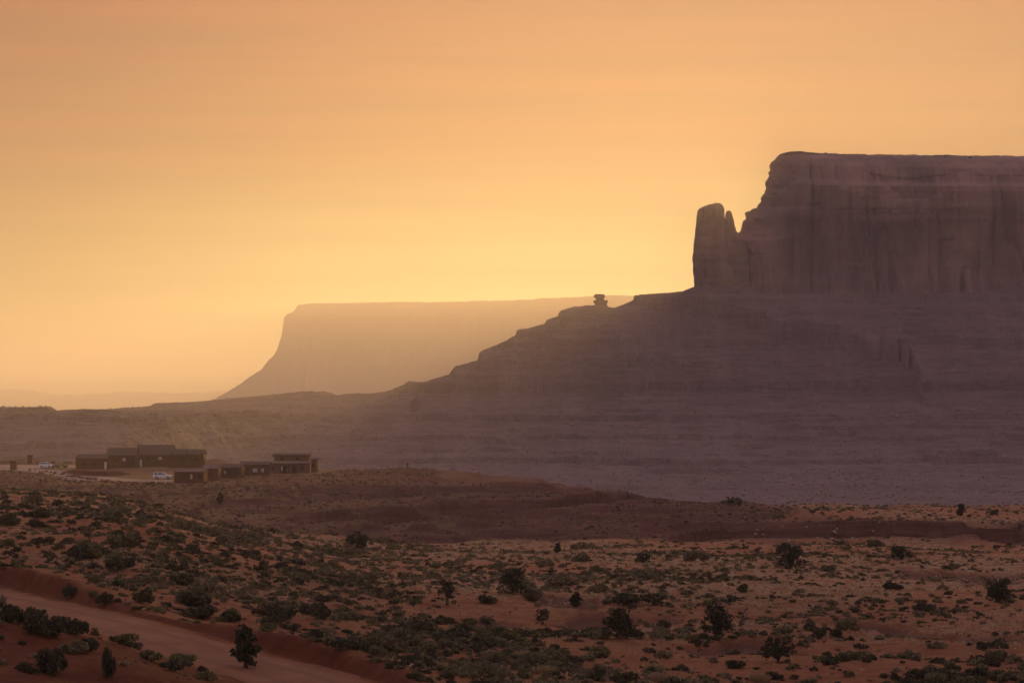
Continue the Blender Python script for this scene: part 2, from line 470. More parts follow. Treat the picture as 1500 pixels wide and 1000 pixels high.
PATCHES = []
for (ppx, ppy, rx, ry) in ((1085, 946, 95, 13), (1240, 914, 120, 9), (1410, 840, 120, 11), (905, 905, 95, 16), (830, 880, 60, 8), (1420, 930, 110, 10), (700, 900, 60, 8)):
    D_ = np.geomspace(120, 700, 900); r_ = HOR + F * lut(np.full_like(D_, ppx), D_) / D_
    d_ = D_[np.nonzero(r_ <= ppy)[0][0]]
    PATCHES.append(((ppx - 750) / F * d_, d_, rx * d_ / F, ry * d_ * d_ / (F * 17)))
def patch_mask(x, y):
    m = 0.0
    for (cx, cy, ax, ay) in PATCHES:
        r = np.hypot((x - cx) / ax, (y - cy) / ay) + 0.35 * fbm2(x / 5, y / 9, 3, 191)
        m = np.maximum(m, 1 - ss(0.75, 1.05, r))
    return m

def shale_mask(x, y):
    D = np.maximum(y, 1); px = 750 + F * x / D
    w = 14 * noise2(x / 22, y / 22, 5) + 6 * noise2(x / 6, y / 6, 6)
    a = ss(384, 420, D + w - 0.01 * np.clip(px - 900, 0, 400))
    right = ss(1100, 1230, px + 40 * noise2(x / 15, y / 15, 7)) * ss(446, 470, D + 0.7 * w - 14 * ss(1250, 1500, px))
    a = a * (1 - right)
    top = ss(690, 715, D + 0.6 * w) * (1 - 0.0 * px)
    return a * (1 - 0.25 * top)

def road_near(xm, ym):
    bd = np.full(xm.shape, 1e9); bz = np.zeros(xm.shape); side = np.zeros(xm.shape)
    for i in range(len(ROADC) - 1):
        p, q2 = ROADC[i], ROADC[i + 1]; d = q2 - p; L2 = d @ d
        t = np.clip(((xm - p[0]) * d[0] + (ym - p[1]) * d[1]) / L2, 0, 1)
        ex, ey = xm - p[0] - t * d[0], ym - p[1] - t * d[1]
        dd = np.hypot(ex, ey); b = dd < bd
        bd[b] = dd[b]; bz[b] = (ROADZ[i] + (ROADZ[i + 1] - ROADZ[i]) * t)[b]; side[b] = (d[0] * ey - d[1] * ex)[b]
    return bd, side, bz

DF_P = np.array([-300, 0, 100, 150, 205, 252, 258, 298, 320, 390, 455, 500, 640]); DF_D = np.array([885, 872, 790, 745, 728, 715, 712, 735, 755, 785, 812, 850, 880])
def gz(x, y):
    x = np.asarray(x, float); y = np.asarray(y, float)
    D = np.maximum(y, 1.0); px = 750 + F * x / D
    z = -lut(px, D)
    z = z + 2.2 * np.exp(-((px - 318) / 26) ** 2 - ((D - 950) / 26) ** 2)
    near = ss(60, 130, D) * (1 - ss(1500, 2500, D))
    flat = ss(-200, 60, px) * (1 - ss(480, 640, px)) * ss(-28, -3, D - np.interp(px, DF_P, DF_D)) * (1 - ss(950, 1020, D))   # cabin bench
    amp = near * (1 - 0.93 * flat)
    z = z + amp * (0.55 * fbm2(x / 19, y / 19, 3, 1) + 0.16 * fbm2(x / 4.5, y / 4.5, 3, 2))
    sh = shale_mask(x, y) * (1 - flat)
    # ribs, gullies and ledges of the eroded red slopes
    z = z - sh * 0.95 * np.abs(fbm2(x / 13, y / 30, 4, 9)) * (1 - ss(1100, 1500, D))
    lay = 1.5
    q = (z + 0.5 * noise2(x / 60, y / 60, 12)) / lay
    fr = q - np.floor(q)
    zt = (np.floor(q) + ss(0.30, 0.62, fr)) * lay - 0.5 * noise2(x / 60, y / 60, 12)
    z = z + (zt - z) * 0.75 * sh * (1 - ss(900, 1200, D))
    for (q, DL, h, reach) in LEDGES:
        dl = np.interp(px, q, DL)
        e = D - dl + 3.0 * fbm2(x / 9, D / 9, 3, 181)
        hh = h * ss(q[0], q[0] + 60, px) * (1 - ss(q[-1] - 50, q[-1], px)) * (0.75 + 0.5 * noise2(x / 14, D / 40, 182))
        z = z - hh * (1 - ss(-0.7, 0.7, e)) * (1 - ss(0, reach, -e)) + 0.35 * hh * ss(-0.7, 0.7, e) * (1 - ss(0, reach * .6, e))
    z = z - 0.7 * patch_mask(x, y)
    # the dirt road cut
    m = (D > 140) & (D < 275) & (x < 6)
    if np.any(m):
        xm, ym = x[m], y[m]
        bd, side, bz = road_near(xm, ym)
        wob = 0.35 * noise2(xm / 2.5, ym / 2.5, 31)
        far = side > 0
        w = np.where(far, 1 - ss(ROAD_W + 0.1, ROAD_W + 1.3, bd + wob), 1 - ss(ROAD_W + 0.3, ROAD_W + 4.0, bd + wob))
        lift = np.where(far, 1.0 * ss(ROAD_W, ROAD_W + 1.4, bd + wob) * (1 - ss(ROAD_W + 2.0, ROAD_W + 9.0, bd)), 0)
        zz = z[m]
        z[m] = zz + lift * (1 - w) + (bz - zz) * w
    return z

def g1(x, y): return float(gz(np.array([x]), np.array([y]))[0])

def on_ground(px, py, lo=100.0, hi=1050.0):
    """the nearest point of the ground seen at a photo position"""
    D = np.geomspace(lo, hi, 2500); x = (px - 750) / F * D
    r = HOR - F * gz(x, D) / D
    i = np.nonzero(r <= py)[0]
    i = i[0] if len(i) else len(D) - 1
    return float(x[i]), float(D[i]), float(gz(x[i:i+1], D[i:i+1])[0])

cols = np.concatenate([np.linspace(-3000, -320, 60), np.linspace(-300, 1800, 1100), np.linspace(1820, 4500, 60)])
rows = np.concatenate([[3, 10, 20, 35, 50, 65, 80], np.geomspace(92, 1150, 760), np.geomspace(1170, 1700, 40), np.geomspace(1800, 32000, 45)])
CC, RR = np.meshgrid(cols, rows)
GX, GY = (CC - 750) / F * RR, RR
GZ = gz(GX, GY)
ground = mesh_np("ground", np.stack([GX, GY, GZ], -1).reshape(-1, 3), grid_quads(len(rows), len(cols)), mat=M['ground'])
tag(ground, kind="structure")
def grass_mask(x, y):
    D = np.maximum(y, 1); px = 750 + F * x / D
    return (0.35 + 0.65 * ss(-0.1, 0.5, fbm2(x / 25, y / 25, 3, 41))) * ss(150, 230, D) * (1 - 0.4 * ss(600, 300, px))
add_attr(ground, "grass", grass_mask(GX, GY)); dark_earth_shade = np.maximum(1.6 * (1 - ss(150, 175, GY)) * (1 - ss(420, 640, CC)), 0.75 * (1 - ss(235, 330, GY + 30 * fbm2(GX / 20, GY / 20, 2, 44))))  # lens falloff and deep shade painted into the near bank and sand
mk = (GY > 140) & (GY < 275) & (GX < 6)
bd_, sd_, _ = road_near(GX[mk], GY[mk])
dark_earth_shade[mk] = np.maximum(dark_earth_shade[mk], 1.6 * (sd_ > 0) * ss(ROAD_W - .6, ROAD_W + .3, bd_) * (1 - ss(ROAD_W + 1.2, ROAD_W + 3.2, bd_ + 0.8 * noise2(GX[mk] / 3, GY[mk] / 3, 45))))
add_attr(ground, "dark_earth_shade", dark_earth_shade * 0.62); add_attr(ground, "shale", np.maximum(shale_mask(GX, GY), 0.9 * patch_mask(GX, GY)))

def ribbon(name, pts, zs, halfw, mat, ncross=9, lift=0.03, jitter=0.5):
    pts = np.asarray(pts); T = np.gradient(pts, axis=0); T /= np.linalg.norm(T, axis=1)[:, None]
    nrm = np.stack([-T[:, 1], T[:, 0]], -1)
    hw = np.broadcast_to(halfw, (len(pts),))
    vs = []
    for j in range(ncross):
        a = (j / (ncross - 1) * 2 - 1)
        w = hw * a + (jitter * noise2(pts[:, 0] / 2, pts[:, 1] / 2, 70 + j) if j in (0, ncross - 1) else 0)
        q = pts + nrm * w[:, None]
        z = (zs if zs is not None else gz(q[:, 0], q[:, 1])) + lift - 0.05 * a * a * (zs is not None) * 0
        vs.append(np.column_stack([q, z]))
    V = np.stack(vs, 1).reshape(-1, 3)
    o = mesh_np(name, V, grid_quads(len(pts), ncross)[:, ::-1], mat=mat)
    a_ = np.tile(np.linspace(-1, 1, ncross), len(pts)) + np.repeat(0.06 * noise2(pts[:, 0] / 4, pts[:, 1] / 4, 66), ncross)
    add_attr(o, "rut", np.exp(-((np.abs(a_) - 0.40) / 0.11) ** 2)); add_attr(o, "verge", ss(0.62, 1.0, np.abs(a_)))
    return tag(o, kind="structure")
ribbon("dirt_road", ROADC, ROADZ, ROAD_W - 0.3, M['road'], ncross=41)
DRIVE = spline([P(-330, 905), P(-120, 905), P(0, 893), P(50, 868), P(100, 810), P(150, 758), P(205, 742), P(252, 738)], 160)
ribbon("driveway", DRIVE, None, np.interp(np.linspace(0, 1, 160), [0, 0.35, 0.6, 0.8, 1], [5, 5.5, 6, 7.5, 8]), M['gravel'], ncross=15)
APRON = spline([P(-40, 930), P(60, 925), P(108, 905)], 30)
ribbon("parking_ground", APRON, None, 17.0, M['gravel'], ncross=21, lift=0.026)

# ------------------------------------------------------------------ mesa: talus slope with ledges
SC = 2650 / F
SIL = np.array([(1060,418),(1018,420),(1000,427),(985,428),(940,431),(931,433),(930,439),(905,449),(896,453),(888,453),(886,447),(860,447),
    (845,449),(822,455),(819,463),(802,467),(798,474),(775,480),(758,483),(755,492),(728,505),(706,514),(703,516),(701,527),(686,532),(667,536),(660,548),
    (640,554),(618,560),(600,558),(590,564),(574,570),(560,575),(500,580),(478,580),(464,577),(455,573),(430,575),(400,578),(340,584),(270,590),
    (200,597),(140,602),(100,606),(60,608),(-100,611),(-500,612)], float)
SP_S = (1018 - SIL[:, 0]) * SC
SP_Z = (HOR - SIL[:, 1]) * SC
SPM_Z = np.minimum.accumulate(np.interp(np.linspace(-40, 1000, 521), SP_S, SP_Z)); SPM_S = np.linspace(-40, 1000, 521)
SPM_Z = np.convolve(np.pad(SPM_Z, 6, mode='edge'), np.ones(13) / 13, 'valid')
TIPX, TIPY = (1018 - 750) / F * 2650, 2655.0
# front side of the slope: same strata, its own profile
FR = np.array([(-40,104),(0,104),(6,103),(20,99),(21,95.5),(56,86),(57,82.5),(90,71),(91,67.5),(112,61),(113,55.5),(158,41),(159,37.5),(180,31),(181,28.5),(196,24),(197.5,15),(232,9),(300,4),(380,0.5),(430,-3)], float)

def sdf_wedge(x, y):
    """distance outside the mesa footprint, and the share that points to the left"""
    ax = TIPX
    front_y = 2650 - 0.05 * np.clip(x - TIPX, 0, 2000)
    df = np.maximum(0, front_y - y)
    d = ax + 0.55 * np.maximum(0, y - TIPY - 40) - x
    d = d + (5 * fbm2(y / 75, x / 160, 3, 58)) * ss(8, 110, df)
    soft = 0.5 * (d + np.sqrt(d * d + 260.0 ** 2)) - 22
    dl = np.maximum(0, d); dl = dl + (np.maximum(soft, 0) - dl) * ss(4, 150, df)
    return dl, df

def edge_y(x, px):      # front edge of the bench below the mesa
    return 2175 - 650 * (1 - ss(150, 480, px)) + 45 * fbm2(x / 260, 0 * x + 3.1, 4, 55) + 10 * noise2(x / 31, 0 * x, 56)

LOW = np.array([(-5000,-3),(0,-3.0),(1.5,-7),(60,-13),(110,-18.5),(111.5,-21.5),(170,-27),(230,-33),(231.5,-36),(330,-43),(420,-46),(424,-47.5),(520,-49.5),(700,-51),(900,-54),(1200,-62)], float)

def slope_z(x, y):
    dl, df = sdf_wedge(x, y)
    wob = 24 * fbm2(x / 95, y / 95, 3, 61) + 4 * fbm2(x / 17, y / 17, 3, 62)
    g = np.abs(fbm2(x / 60 + 7.7, y / 260 + 3.3, 3, 263))
    fl = ss(5, 60, df)
    s_f = df + wob * fl + 22 * g * fl * ss(0, 140, df)
    s_l = dl + 1.1 * noise2(x / 7, y / 9, 64) + 0.7 * noise2(x / 2.5, y / 4, 65)
    zl = np.interp(s_l, SP_S, SP_Z)
    zl = zl + (np.interp(s_l, SPM_S, SPM_Z) - zl) * ss(4, 30, df)
    # combine: a point left of the tip and in front of the ridge loses height by the front profile
    drop = 104 - np.interp(s_f, FR[:, 0], FR[:, 1])
    frac = np.clip((zl + 3) / 107.0, 0.0, 1)
    # sink only as far as the bench: same layers reached sooner where the ridge is low
    fz = np.interp(s_f + np.interp(zl, FR[::-1, 1], FR[::-1, 0]), FR[:, 0], FR[:, 1])
    fz2 = np.where(zl > 17, fz, zl - (zl + 3) * ss(0, 380, df))
    z = np.where(df > 0, np.minimum(zl, fz2), zl)
    back = np.maximum(0, y - TIPY - 60 - 0.7 * np.maximum(0, x - TIPX))
    z = z - np.minimum(back * 0.25, 120) * (x < TIPX + 0.55 * np.maximum(0, y - TIPY))
    px = 750 + F * x / np.maximum(y, 1)
    t = edge_y(x, px) + 10 * noise2(x / 14, y / 14, 66) - y
    t = t + (14 + 20 * ss(420, 700, px)) * np.abs(fbm2(x / 45, y / 200, 4, 67)) * ss(5, 60, t)
    zlow = np.interp(t, LOW[:, 0], LOW[:, 1])
    z = np.where(t > 0, np.minimum(z, zlow), z)
    lay = 5.2; q = (z + 1.6 * fbm2(x / 140, y / 140, 3, 74)) / lay; fr = q - np.floor(q)
    zt = z + (ss(0.38, 0.52, fr) - fr) * lay
    mk = np.clip(0.15 + 1.1 * fbm2(x / 60, y / 60, 3, 75), 0, 0.8) * ss(10, 30, df)
    z = z + (zt - z) * mk
    z = z + 0.5 * fbm2(x / 8, y / 8, 3, 68) + (1.2 * fbm2(x / 40, y / 40, 2, 69)) * ss(30, 200, df)
    # the little tableland at the far left
    px = 750 + F * x / np.maximum(y, 1)
    k2 = (1 - ss(70, 88, px + 5 * noise2(y / 12, x / 12, 71))) * ss(1915, 1921, y + 5 * noise2(x / 8, y / 8, 72)) * (1 - ss(2150, 2300, y))
    z = z + (1.6 + 0.5 * noise2(x / 9, y / 9, 73) - z) * k2
    return z

sc_cols = np.concatenate([np.linspace(-1400, -120, 120), np.linspace(-100, 540, 430), np.linspace(541, 1030, 640), np.linspace(1031.5, 1600, 390), np.linspace(1610, 3200, 150)])
sc_rows = np.concatenate([np.linspace(1100, 1400, 60), np.linspace(1403, 2720, 760), np.linspace(2726, 3400, 60)])
C2, R2 = np.meshgrid(sc_cols, sc_rows)
SX, SY = (C2 - 750) / F * R2, R2
SZ = slope_z(SX, SY)
SZ = np.where(R2 > 3300, -70, SZ)
mesa_slope = mesh_np("mesa_slope", np.stack([SX, SY, SZ], -1).reshape(-1, 3), grid_quads(len(sc_rows), len(sc_cols)), mat=M['slope'])
tag(mesa_slope, kind="structure")

# ------------------------------------------------------------------ mesa: cliff
def mesa_cliff():
    D0 = 2655.0; s = D0 / F
    edge = np.array([(450,1070),(420,1066),(395,1064),(370,1066),(352,1072),(347,1088),(335,1093),(318,1097),(306,1103),(302,1119),(285,1124),(266,1131),(240,1133),(233,1136),(225,1145),(219,1165),(215,1176)], float)
    zl = (HOR - edge[:, 0]) * s; xl = (edge[:, 1] - 750) * s
    levels = np.concatenate([np.linspace(80, 236, 170), ])
    nA, nB = 90, 1000
    V = []
    for z in levels:
        x0 = np.interp(z, zl, xl)
        # left side, from the back to the front corner, then the front
        tt = np.linspace(0, 1, nA)
        yl = 3300 - (3300 - 2690) * tt ** 0.8
        xlft = x0 + 0.55 * np.maximum(0, yl - 2700)
        xs = np.linspace(0, 1, nB) ** 1.7
        xf = x0 + 2 + xs * (1500 - x0)
        yf = 2690 - 42 * ss(0, 1, np.clip((xf - x0) / 45, 0, 1)) - 0.05 * (xf - x0)
        X = np.concatenate([xlft, xf]); Y = np.concatenate([yl, yf])
        V.append(np.column_stack([X, Y, np.full(len(X), z)]))
    V = np.array(V)                                  # (levels, n, 3)
    X, Y, Z = V[..., 0], V[..., 1], V[..., 2]
    zz = Z
    fr = np.zeros(nA + nB); fr[nA:] = ss(0, 40, X[0, nA:] - X[0, nA])
    def blocky(v, n, k=0.22): return (np.floor(v * n) + ss(0.5 - k, 0.5 + k, v * n - np.floor(v * n))) / n
    butt = 15 * blocky(fbm2(X / 38, Z / 420, 3, 88), 3, 0.12) + 4.5 * blocky(fbm2(X / 13, Z / 150, 3, 89), 3, 0.15) + 6 * np.exp(-np.abs(fbm2(X / 24 + 0.10 * noise2(Z / 30, X / 50, 94), Z / 500, 2, 90)) * 22) + 14 * fbm2(X / 95, Z / 600, 3, 80) + 6 * np.abs(fbm3(X / 26, Z / 240, Y * 0, 3, 81)) + 2.2 * fbm3(X / 8, Z / 45, 0 * X, 3, 82)
    strata = 0.6 * fbm2(Z / 5.5, X / 300, 3, 83)
    alc = -7 * ss(0.05, 0.7, fbm2(X / 120 + 3, Z / 75, 2, 84)) * ss(100, 135, Z) * (1 - ss(150, 205, Z))
    setback = 13 * ss(206, 212, Z) + 10 * ss(212, 226, Z) + 26 * ss(224, 234, Z) + 30 * ss(231, 236, Z)
    setback = setback + 8 * (1 - ss(96, 125, Z))*-1
    strata = strata + 2.2 * ss(0.0, 0.12, fbm2(Z / 11, X / 90, 2, 95)) * ss(150, 205, Z)
    Y2 = Y + (butt - strata - alc + setback) * fr[None, :]
    side = 1 - fr[None, :]
    X2 = X + side * (3.4 * blocky(fbm3(Z / 7, Y / 12, 0 * X, 3, 86), 3)) * (1 - ss(225, 234, Z))
    # rim height: gentle sag to the right
    sag = np.interp(X2[-1] / s + 750, [1100, 1176, 1250, 1330, 1500, 2600], [0, 0, -4, -4.6, -6.5, -18]) * s
    Z2 = Z + sag[None, :] * ss(150, 236, Z) + 0.5 * fbm2(X2 / 7, Y2 / 7, 2, 87) * ss(226, 236, Z)
    Z2 = np.where(fr[None, :] > 0, Z2 * Y2 / 2655.0, Z2)
    V = np.stack([X2, Y2, Z2], -1).reshape(-1, 3)
    nl, n = len(levels), nA + nB
    q = grid_quads(nl, n)
    # top: sheet from the rim back
    rim = V[(nl - 1) * n:].copy()
    back = rim.copy(); back[:, 1] = 3320; back[:, 0] = rim[:, 0] * 3320 / rim[:, 1] + 20; back[:nA, 0] = np.maximum(rim[:nA, 0], back[:nA, 0]); back[:, 2] = rim[:, 2] - 2
    b0 = len(V); V = np.concatenate([V, back])
    i = np.arange(n - 1)
    top = np.stack([(nl - 1) * n + i, (nl - 1) * n + i + 1, b0 + i + 1, b0 + i], -1)
    o = mesh_np("mesa_cliff", V, np.concatenate([q, top]), mat=M['cliff'])
    return tag(o, kind="structure")
mesa_cliff()

def rock_column(name, prof, D, depth, seed, label, cat, rough=1.0, nz=64, na=72):
    """a free-standing rock: rows of (py, left px, right px)"""
    s = D / F; prof = np.array(prof, float)[::-1] if prof[0][0] < prof[-1][0] else np.array(prof, float)
    z = (HOR - prof[:, 0]) * s
    zs = np.linspace(z[0], z[-1], nz)
    L = np.interp(zs, z, (prof[:, 1] - 750) * s); R = np.interp(zs, z, (prof[:, 2] - 750) * s)
    cx = (L + R) / 2; hw = (R - L) / 2
    bx, by, bz = cx[0], D, z[0]
    th = np.linspace(0, 2 * np.pi, na, endpoint=False)
    V = []
    for k in range(nz):
        dy = depth * hw[k] / hw.max() * 0.6 + depth * 0.4 * (hw[k] / hw.max()) ** 0.5
        c, sn = np.cos(th), np.sin(th)
        e = 0.62
        X = cx[k] + hw[k] * np.sign(c) * np.abs(c) ** e; Y = D + dy * np.sign(sn) * np.abs(sn) ** e
        q3 = fbm3(X / 7, Y / 7, np.full_like(X, zs[k] / 28), 3, seed) * 3; q3 = np.floor(q3) + ss(0.3, 0.7, q3 - np.floor(q3))
        r = rough * (0.75 * q3 + 0.5 * noise2(np.full_like(X, zs[k] / 2.6), X / 60, seed + 5))
        X = X + r * c * np.abs(sn) ** 0.7 ; Y = Y + r * sn * 1.6
        V.append(np.column_stack([X - bx, Y - by, np.full(na, zs[k] - bz) + 0.3 * rough * noise2(X / 3, Y / 3, seed + 9)]))
    V = np.concatenate(V + [[[cx[-1] - bx, 0, zs[-1] - bz + 0.3 * rough]]])
    q = []
    for k in range(nz - 1):
        for j in range(na):
            q.append((k*na+j, k*na+(j+1) % na, (k+1)*na+(j+1) % na, (k+1)*na+j))
    tr = [((nz-1)*na+j, (nz-1)*na+(j+1) % na, nz*na) for j in range(na)]
    o = mesh_np(name, V, q, tr, M['cliff'])
    o.location = (bx, by, bz)
    return tag(o, label, cat)
rock_column("rock_tower", [(298,1046,1054),(299.5,1040,1058),(303,1030,1060),(308,1023,1061),(318,1021,1061),(345,1018,1061),(365,1016,1064),(383,1015,1068),(400,1016,1076),(416,1018,1082),(440,1014,1090)],
    2668, 17, 91, rough=1.7, label="tall blunt rock tower at the left end of the mesa cliff", cat="rock tower")
rock_column("rock_pinnacle", [(309,1066,1069),(311,1064,1071),(317,1062.5,1073),(326,1060.5,1075),(338,1058,1077),(345,1056,1084),(352,1054,1092),(380,1052,1097),(440,1050,1102)],
    2672, 13, 92, "thin pointed rock pinnacle in the gap between rock tower and mesa", "rock pinnacle")
rock_column("balanced_rock", [(431,872,884),(432,870,886),(436,870,886.5),(437,873,885),(439,873,884),(440,869.5,890),(443,869,890.5),(444.5,872,889),(447,870,889),(450,868,892),(458,862,898)],
    2650, 6.5, 93, "small balanced rock stack standing alone on the sloping ridge", "rock", rough=0.9)

# ------------------------------------------------------------------ distant mesa and far hills
def distant_mesa():
    D0 = 9500.0; s = D0 / F
    sil = np.array([(437,445.5),(435,447),(431,455),(420,461),(417,466),(414,490),(407,512),(402,521),(394,527),(380,543),(364,553),(340,569),(316,583),(290,594),(250,606),(100,615),(-800,620)], float)
    S, Zp = (437 - sil[:, 0]) * s, (HOR - sil[:, 1]) * s
    topx = np.array([437, 500, 550, 600, 640, 690, 750, 800, 850, 890, 932, 1000, 1400, 2000]); topy = np.array([446, 444, 443, 443.5, 444.5, 442.5, 441, 439, 438, 435, 437, 448, 450, 450])
    cols = np.concatenate([np.linspace(-300, 250, 60), np.linspace(254, 1010, 420), np.linspace(1020, 2200, 60)])
    rows = np.concatenate([np.linspace(8300, 9560, 190), np.linspace(9570, 12500, 60)])
    C, R = np.meshgrid(cols, rows); X, Y = (C - 750) / F * R, R
    tipx = (437 - 750) * s
    front = 9500 - 0.12 * (X - tipx) + 60 * fbm2(X / 300, 0 * X, 3, 101)
    dl = np.maximum(0, tipx + 0.9 * np.maximum(0, Y - 9560) + 3 * noise2(Y / 20, X / 20, 103) - X)
    df = np.maximum(0, front - Y) * 0.8 + 14 * np.abs(fbm2(X / 70, Y / 300, 3, 102)) * ss(0, 60, front - Y)
    d = np.hypot(dl, df)
    zt = (HOR - np.interp(X / s + 750, topx, topy)) * s
    z = np.interp(d, S, Zp) + (zt - Zp[0]) * (1 - ss(0, 60, d)) + 1.5 * fbm2(X / 30, Y / 30, 2, 104)
    o = mesh_np("distant_mesa", np.stack([X, Y, z], -1).reshape(-1, 3), grid_quads(len(rows), len(cols)), mat=M['far'])
    tag(o, kind="structure")
distant_mesa()

def far_hills():
    cols = np.linspace(-1500, 3000, 700); rows = np.linspace(22000, 27500, 60)
    C, R = np.meshgrid(cols, rows); X, Y = (C - 750) / F * R, R
    ridge = 24500 + 900 * fbm2(X / 3000, 0 * X, 2, 110)
    hgt = 150 + 26 * fbm2(X / 520, 0 * X + 4, 5, 111) + 9 * np.exp(-((C - 101) / 7) ** 2) + 7 * np.exp(-((C - 135) / 6) ** 2) - 0.02 * (C - 150) + 4 * noise2(C / 9, 0 * C, 112)
    z = -58 + (hgt + 58) * np.exp(-((Y - ridge) / 900) ** 2)
    o = mesh_np("far_hills", np.stack([X, Y, z], -1).reshape(-1, 3), grid_quads(len(rows), len(cols)), mat=M['far'])
    tag(o, kind="structure")
far_hills()

#@@O
# ------------------------------------------------------------------ foliage
def leaf_mat(name, col, var=0.35):
    m, t, b = new_mat(name, 0.85, 0.15)
    oi = N(t, "ShaderNodeObjectInfo")
    ad = N(t, "ShaderNodeMath", operation='ADD'); t.links.new(oi.outputs["Random"], ad.inputs[0]); t.links.new(attr(t, "tint"), ad.inputs[1])
    fr = N(t, "ShaderNodeMath", operation='FRACT'); t.links.new(ad.outputs[0], fr.inputs[0])
    n = noise_n(t, mapped(t, (1, 1, 1)), 2.2, 3)
    lo = tuple(c * (1 - var) for c in col); hi = (col[0] * (1 + var), col[1] * (1 + 0.8 * var), col[2] * (1 + 0.5 * var))
    c = ramp(t, fr.outputs[0], [(0.0, lo), (1.0, hi)])
    c = mix(t, 0.5, c, ramp(t, n, [(0.35, lo), (0.65, hi)]))
    t.links.new(c, b.inputs["Base Color"])
    return m
M['dark_leaf'] = leaf_mat("dark_green_leaf", (0.082, 0.076, 0.042))
M['sage_leaf'] = leaf_mat("grey_green_leaf", (0.220, 0.190, 0.105))
M['olive_leaf'] = leaf_mat("olive_leaf", (0.175, 0.155, 0.068))
M['straw'] = leaf_mat("dry_straw", (0.40, 0.29, 0.15), 0.25)
M['juniper'] = leaf_mat("juniper_leaf", (0.052, 0.056, 0.032))
M['bark'] = plain("grey_bark", (0.12, 0.085, 0.065), 0.95, 0.1, 0.3, 6.0)
M['deadwood'] = plain("dead_wood", (0.13, 0.085, 0.065), 0.95, 0.1, 0.3, 6.0)

def leaves(centres, radii, n, size, rng, flat=0.7, up=0.35, stretch=1.5):
    """n small leaf sprays on a set of uneven clumps -> verts, quads"""
    ci = rng.choice(len(centres), n, p=radii ** 2 / np.sum(radii ** 2))
    d = rng.normal(size=(n, 3)); d /= np.linalg.norm(d, axis=1)[:, None]
    r = radii[ci] * (0.45 + 0.62 * rng.random(n) ** 0.6)
    p = centres[ci] + d * r[:, None] * np.array([1, 1, flat])
    a = d * 0.6 + rng.normal(size=(n, 3)) * 0.6 + np.array([0, 0, up]); a /= np.linalg.norm(a, axis=1)[:, None]
    b = np.cross(a, rng.normal(size=(n, 3))); b /= np.linalg.norm(b, axis=1)[:, None]
    s = size * (0.6 + 0.8 * rng.random(n))[:, None]
    q = np.stack([p - b * s * 0.5, p + a * s * 0.5 * stretch - b * s * 0.1, p + b * s * 0.5 + a * s * 0.3, p - a * s * 0.5 * stretch + b * s * 0.1], 1)
    return q.reshape(-1, 3), np.arange(n * 4).reshape(-1, 4)

def shrub_geo(seed, n=520, size=0.052, nclump=12, kind='dome'):
    rng = np.random.default_rng(seed)
    ang = rng.random(nclump) * 2 * np.pi; rad = 0.36 * rng.random(nclump) ** 0.6
    c = np.column_stack([np.cos(ang) * rad * 1.15, np.sin(ang) * rad, 0.10 + 0.26 * rng.random(nclump) * (1 - rad * 1.3)])
    r = 0.10 + 0.11 * rng.random(nclump)
    V, Q = leaves(c, r, n, size, rng)
    V[:, 2] = np.maximum(V[:, 2], -0.03)
    if kind == 'spiky':         # upright thin sprays
        m = n
        a2 = rng.random(m) * 2 * np.pi; rr = 0.42 * np.sqrt(rng.random(m))
        bx, by = np.cos(a2) * rr, np.sin(a2) * rr
        h = (0.22 + 0.28 * rng.random(m)) * (1.1 - rr)
        lx, ly = bx * 0.5 + rng.normal(size=m) * 0.05, by * 0.5 + rng.normal(size=m) * 0.05
        w = 0.018 + 0.02 * rng.random(m); t = rng.random(m) * 6.28
        dx, dy = np.cos(t) * w, np.sin(t) * w
        z0 = np.full(m, -0.02)
        V = np.stack([np.column_stack([bx - dx, by - dy, z0]), np.column_stack([bx + dx, by + dy, z0]),
                      np.column_stack([bx + lx + dx * .5, by + ly + dy * .5, h]), np.column_stack([bx + lx - dx * .5, by + ly - dy * .5, h])], 1).reshape(-1, 3)
        Q = np.arange(m * 4).reshape(-1, 4)
    return V, Q

SHRUB_MESH = {}
for kname, mk, kd, cnt in (('dark', 'dark_leaf', 'dome', 5), ('sage', 'sage_leaf', 'dome', 5), ('olive', 'olive_leaf', 'dome', 3), ('straw', 'straw', 'spiky', 3)):
    for v in range(cnt):
        V, Q = shrub_geo(200 + 17 * v + hash(mk) % 1 + len(kname), kind=kd, n=1150 if kd == 'dome' else 320)
        o = mesh_np("desert_shrub", V, Q, mat=M[mk], smooth=False)
        add_attr(o, "tint", np.repeat(np.random.default_rng(v).random(len(Q)) * 0.35, 4))
        SHRUB_MESH.setdefault(kname, []).append(o.data)
        bpy.data.objects.remove(o)

def put_shrub(x, y, w, h, kind, label, group=None, seed=0, name="desert_shrub"):
    r = random.Random(seed)
    o = bpy.data.objects.new(name, r.choice(SHRUB_MESH[kind]))
    o.location = (x, y, g1(x, y) - 0.04)
    o.rotation_euler = (0, 0, r.random() * 6.28)
    o.scale = (w, w * r.uniform(0.8, 1.1), h / 0.48)
    link(o)
    return tag(o, label, "shrub" if kind != 'straw' else "grass clump", group)

